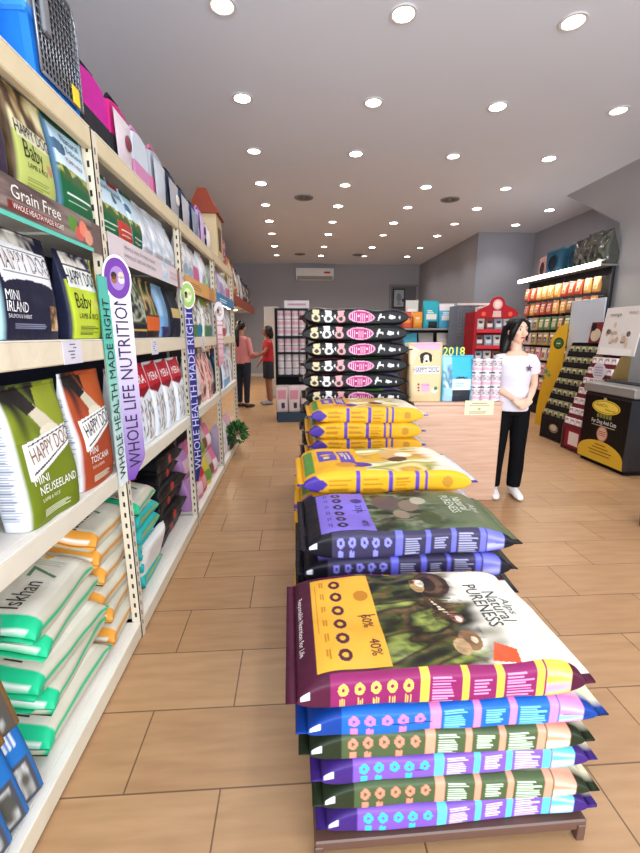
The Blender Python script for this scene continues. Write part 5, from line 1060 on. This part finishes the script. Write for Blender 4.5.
# cat houses and bags on top of the rack
r = thing('cat_house', 'pink fabric cat house with round entrance at the left end above the rack', 'cat house', (4.62, 7.98, 2.392), 0)
def cathouse(r, w, h, d, c, c2, hole):
    q = MB(); q.bbox((0, -w/2, 0), (d, w/2, h), c, .03); q.build('soft_shell', mat(c, .9, noise=.12, nscale=12), r)
    q = MB(); M = frame((0, -1, 0), (0, 0, 1), (-.001, 0, 0)); shape(q, M, oval(0, h*.5, w*.3, h*.3), c2, .003); q.build('entrance', PAPER, r)
    q = MB(); P = [(-.006, w*.3*math.cos(a), h*.5+h*.3*math.sin(a)) for a in np.linspace(0, 2*PI, 25)]; q.tube(P, .01, c, 6); q.build('piping', PAPER, r)
cathouse(r, .34, .42, .4, '#b88a86', '#3a2020', 1); r.rotation_euler = (0, 0, -.1)
r = thing('cat_house', 'teal blue patterned cat house with dark round entrance above the rack', 'cat house', (4.52, 7.50, 2.392)); cathouse(r, .46, .46, .4, '#1c4a62', '#0a1620', 1)
r = thing('cat_house', 'second teal blue box shaped cat house beside the wrapped cushions', 'cat house', (4.6, 7.06, 2.392)); cathouse(r, .36, .47, .4, '#173f54', '#163040', 1)
for i, (y, h) in enumerate(((6.72, .46), (6.45, .5), (6.22, .48))):
    o = bag('wrapped_cushion', h, .3, .2, F=[('fill', '#4a4c46'), ('pic', 0, 0, 1, 1, ['#17191a', '#2c3026', '#5a5a50', '#1c1819'], 5, i)], nl=30, nu=20, ns=8, seed=240+i, amp=.02, label='plastic wrapped dark cushion above the rack, %s from the right wall corner' % ['third', 'second', 'nearest'][i], cat='cushion', group='wrapped cushions above the treat rack', m=print_mat(.12, 1.)); o.location = (4.55, y, 2.392); o.rotation_euler = (.12, 0, -PI/2)
# ------------------------------------------------------------------ behind the counter
r = thing('back_shelf', 'grey shelving behind the counter carrying teal and orange food bags', 'shelf', (2.05, 6.5, 0))
for z in (.1, .55, 1.05, 1.5): MB().bbox((-.45, -.2, z-.03), (.45, .25, z), '#8a8684', .004).build('shelf_board', PAPER, r)
for x in (-.45, .43): MB().box((x, -.2, 0), (x+.02, .25, 1.5), '#4a4a50').build('side_panel', PAPER, r)
MB().box((-.45, .24, 0), (.45, .25, 1.5), '#3a3c42').build('back_panel', PAPER, r)
SB = [(1.70, .24, .15, ['#c9502c', '#e08a3a'], 'orange and red'), (1.86, .24, .15, ['#e08a2c', '#d9a04a'], 'orange'), (2.06, .40, .24, ['#2fa0ae', '#e0dcd0'], 'tall teal'), (2.31, .36, .26, ['#4aa0c0', '#d9d0d0'], 'sky blue and grey')]
for i, (x, h, w, c, nme) in enumerate(SB):
    o = bag('pet_food_bag', h, w, .12, F=[('fill', c[0]), ('rect', 0, .7, 1, 1, c[1] if i == 3 else c[0]), ('rect', .1, .3, .9, .5, c[1]), ('rect', .3, 0, 1, .25, '#24282e' if i == 2 else c[0]), ('lines', .2, .55, .8, .68, 2, '#e9e9e2', i, False)], nl=30, nu=24, seed=250+i, label='%s pet food bag on the top shelf behind the counter' % nme, cat='pet food bag', loc=(x, 6.45, 1.502))
o = bag('pet_food_bag', .42, .2, .08, F=[('fill', '#c9c4be'), ('rect', .1, .4, .9, .7, '#e2dfda')], nl=24, nu=16, seed=255, label='white carton shaped bag at the back left of the top shelf', cat='pet food bag', loc=(1.82, 6.62, 1.502))
for i, (x, c, nme) in enumerate(((1.75, '#4aa0b8', 'teal'), (2.0, '#9a9690', 'grey'), (2.28, '#c9c2ba', 'cream'))):
    o = bag('pet_food_bag', .38, .23, .12, F=[('fill', c), ('rect', .1, .3, .9, .6, '#d9d6d0'), ('ell', .5, .45, .2, .08, '#4a4a50')], nl=30, nu=20, seed=260+i, label='%s pet food bag on the second shelf behind the counter' % nme, cat='pet food bag', loc=(x, 6.42, 1.052))
for i, (x, y, z, w, h, c) in enumerate(((1.40, 3.78, .862, .30, .30, '#a9805a'), (1.12, 3.80, .862, .24, .38, '#8a6a4c'))):
    r = thing('cardboard_box', 'brown cardboard box standing at the back of the counter, %s' % ['behind the blue bag', 'behind the cream bag'][i], 'box', (x, y, z)); MB().bbox((-w/2, -.1, 0), (w/2, .1, h), c, .003).build('carton', PAPER, r); MB().box((-.02, -.102, h*.4), (.02, -.1005, h), '#c9b48a').build('tape', PAPER, r)
r = thing('wire_cage', 'grey wire pet cage standing behind the counter', 'cage', (2.47, 5.9, 0)); q = MB()
for z in np.arange(.9, 1.81, .045): q.tube([(-.19, 0, z), (.19, 0, z)], .004, '#6f747c', 5); q.tube([(-.19, .35, z), (.19, .35, z)], .004, '#6f747c', 5)
for x in np.arange(-.19, .2, .038): q.tube([(x, 0, .9), (x, 0, 1.8)], .003, '#6f747c', 5); q.tube([(x, 0, 1.8), (x, .35, 1.8)], .003, '#6f747c', 5)
q.build('wires', PAPER, r); MB().bbox((-.2, 0, 0), (.2, .35, .88), '#5a5c62', .006).build('stand_base', PAPER, r); MB().box((-.19, .34, .9), (.19, .35, 1.8), '#6c7078').build('back_plate', PAPER, r)
r = thing('treat_display', 'red treat display rack with rounded header behind the girl', 'display rack', (2.66, 5.55, 0))
MB().bbox((-.29, .0, 0), (-.25, .32, 1.70), '#a01c26', .004).bbox((.25, .0, 0), (.29, .32, 1.70), '#a01c26', .004).build('side_panel', PAPER, r); MB().box((-.25, .3, 0), (.25, .32, 1.7), '#b3242e').build('back_panel', PAPER, r)
q = MB(); M = frame((1, 0, 0), (0, 0, 1), (0, -.005, 0)); ext(q, M, [(-.29, 1.62), (.29, 1.62), (.26, 1.72), (.12, 1.78)]+[(.1*math.cos(a), 1.80+.09*math.sin(a)) for a in np.linspace(0, PI, 10)]+[(-.12, 1.78), (-.26, 1.72)], .012, '#a81e28')
shape(q, M, oval(0, 1.79, .065, .065), '#d9a8a0', .002); shape(q, M, oval(0, 1.79, .04, .045), '#e8cfc0', .003); shape(q, M, [(-.06, 1.63), (.06, 1.63), (.05, 1.71), (-.05, 1.71)], '#d9b0a8', .002); shape(q, M, oval(-.18, 1.67, .03, .03), '#e05a3a', .002); shape(q, M, oval(.18, 1.67, .03, .03), '#e05a3a', .002); q.build('header', PAPER, r)
for k, z in enumerate((1.46, 1.25, 1.04, .83)): MB().box((-.25, .0, z-.02), (.25, .3, z), '#8a1620').box((-.25, -.004, z-.03), (.25, .0, z+.015), '#c9323c').build('shelf_tray', PAPER, r)
pr_ = {}
for k, z in enumerate((1.46, 1.25, 1.04)):
    for i in range(4):
        ci = (i+k) % 3; c = ['#b9b4b0', '#7a4a44', '#8a9aa8'][ci]; lab = '%s pouch, %s from left on the %s tray of the red display' % (['grey', 'maroon', 'steel blue'][ci], TH[i] if i else 'first', ['top', 'second', 'third'][k])
        if ci not in pr_: o = pr_[ci] = bag('treat_pouch', .15, .115, .05, F=[('fill', c), ('rect', .1, .3, .9, .6, '#e0d6d0'), ('ell', .5, .7, .3, .12, '#3a3436')], nl=14, nu=12, ns=5, seed=270+ci, label=lab, cat='pouch', seals=False)
        else: o = dup(pr_[ci], label=lab)
        o['group'] = 'pouches on the red display rack'; o.location = (2.66-.185+i*.123, 5.62, z+.002)
r = thing('storage_cabinet', 'tall pale cabinet in the recess behind the girl', 'cabinet', (3.55, 8.2, 0)); MB().bbox((-.42, 0, 0), (.36, .5, 2.0), '#c2aead', .006).build('cabinet_body', PAPER, r); MB().bbox((-.41, -.02, .08), (-.035, 0, 1.97), '#c9b8b6', .004).build('door', PAPER, r); MB().bbox((-.03, -.02, .08), (.35, 0, 1.97), '#c9b8b6', .004).build('door', PAPER, r)
# rack of canisters at the far end of the aisle
r = thing('canister_rack', 'dark rack of white and pink canisters left of the tall black stack', 'rack', (-.04, 7.0, 0))
for z in (.5, .75, 1.12, 1.38, 1.82): MB().bbox((-.25, 0, z-.03), (.25, .35, z), '#22242a', .003).build('shelf_board', PAPER, r)
MB().box((-.27, 0, 0), (-.25, .35, 1.82), '#1c1e24').box((.25, 0, 0), (.27, .35, 1.82), '#1c1e24').build('side_panel', PAPER, r); MB().box((-.25, .34, 0), (.25, .35, 1.82), '#24262c').build('back_panel', PAPER, r)
MB().box((-.25, -.22, .0), (.25, .3, .16), '#3a4a5c').build('plinth', PAPER, r)
can = {}
for z, nr, n, h, c, nme in ((1.385, 3, 4, .135, '#d9a8b4', 'pink'), (1.125, 2, 4, .11, '#e0b4be', 'rose'), (.755, 3, 4, .115, '#d6d2d6', 'white')):
    for lv in range(nr):
        for i in range(n):
            lab = '%s canister, %s from left, %s layer on the dark rack' % (nme, TH[i] if i else 'first', ['bottom', 'middle', 'top'][lv]); loc = (-.04-.18+i*.12, 7.08, z+lv*(h+.002))
            if nme not in can:
                t = can[nme] = thing('canister', lab, 'canister', loc); MB().lathe((0, 0, 0), [(.052, 0), (.055, .006), (.055, h*.3)], '#dedade').lathe((0, 0, 0), [(.0555, h*.3), (.0555, h*.7)], c).lathe((0, 0, 0), [(.055, h*.7), (.055, h*.86)], '#dedade').build('body', PAPER, t); MB().lathe((0, 0, 0), [(.056, h*.86), (.056, h-.003), (.052, h)], '#b9a0a8').build('lid', PAPER, t)
            else: t = dup(can[nme], loc=loc, label=lab)
            t['group'] = '%s canisters on the dark rack' % nme
for i in range(3):
    o = bag('litter_bag', .44, .2, .12, F=[('fill', '#d6c6c6'), ('rect', .1, .5, .9, .8, '#cf8a9a'), ('ell', .6, .25, .2, .12, '#2c3450')], nl=24, nu=16, seed=280+i, label='white and pink bag at the foot of the canister rack, %s from left' % (['first', 'second', 'third'][i]), cat='litter bag', loc=(-.21+i*.2, 6.9, .155 if 0 else .0))
    o.location = (-.21+i*.2, 6.87, .162)
r = thing('price_board', 'white card sign on top of the canister rack', 'sign', (.05, 7.05, 1.822)); q = MB().box((-.2, 0, 0), (.2, .01, .12), '#d6d2d6'); q.box((-.15, -.001, .045), (.15, 0, .075), '#c2909a'); q.build('card', PAPER, r)
r = thing('white_cabinet', 'narrow white cabinet at the far end behind the woman in red', 'cabinet', (-.5, 9.5, 0)); MB().bbox((-.15, 0, .0), (.17, .4, 2.0), '#b9b4ae', .005).build('cabinet_body', PAPER, r); MB().bbox((-.14, -.015, .06), (.16, 0, 1.96), '#c4bfb8', .003).build('door', PAPER, r)
r = thing('waste_bin', 'dark teal bin partly cut off by the right edge of the photo', 'bin', (2.66, 2.72, 0)); MB().lathe((0, 0, 0), [(.1, 0), (.105, .01), (.125, .27), (.13, .28)], '#2c4a4c').build('bucket', PAPER, r); q = MB(); ring(q, .135, .11, .28, .30); q.v = [v for v in q.v]; q.c = [np.tile(lin('#d9d6d0'), (len(v), 1)) for v in q.v]; q.build('rim', PAPER, r)
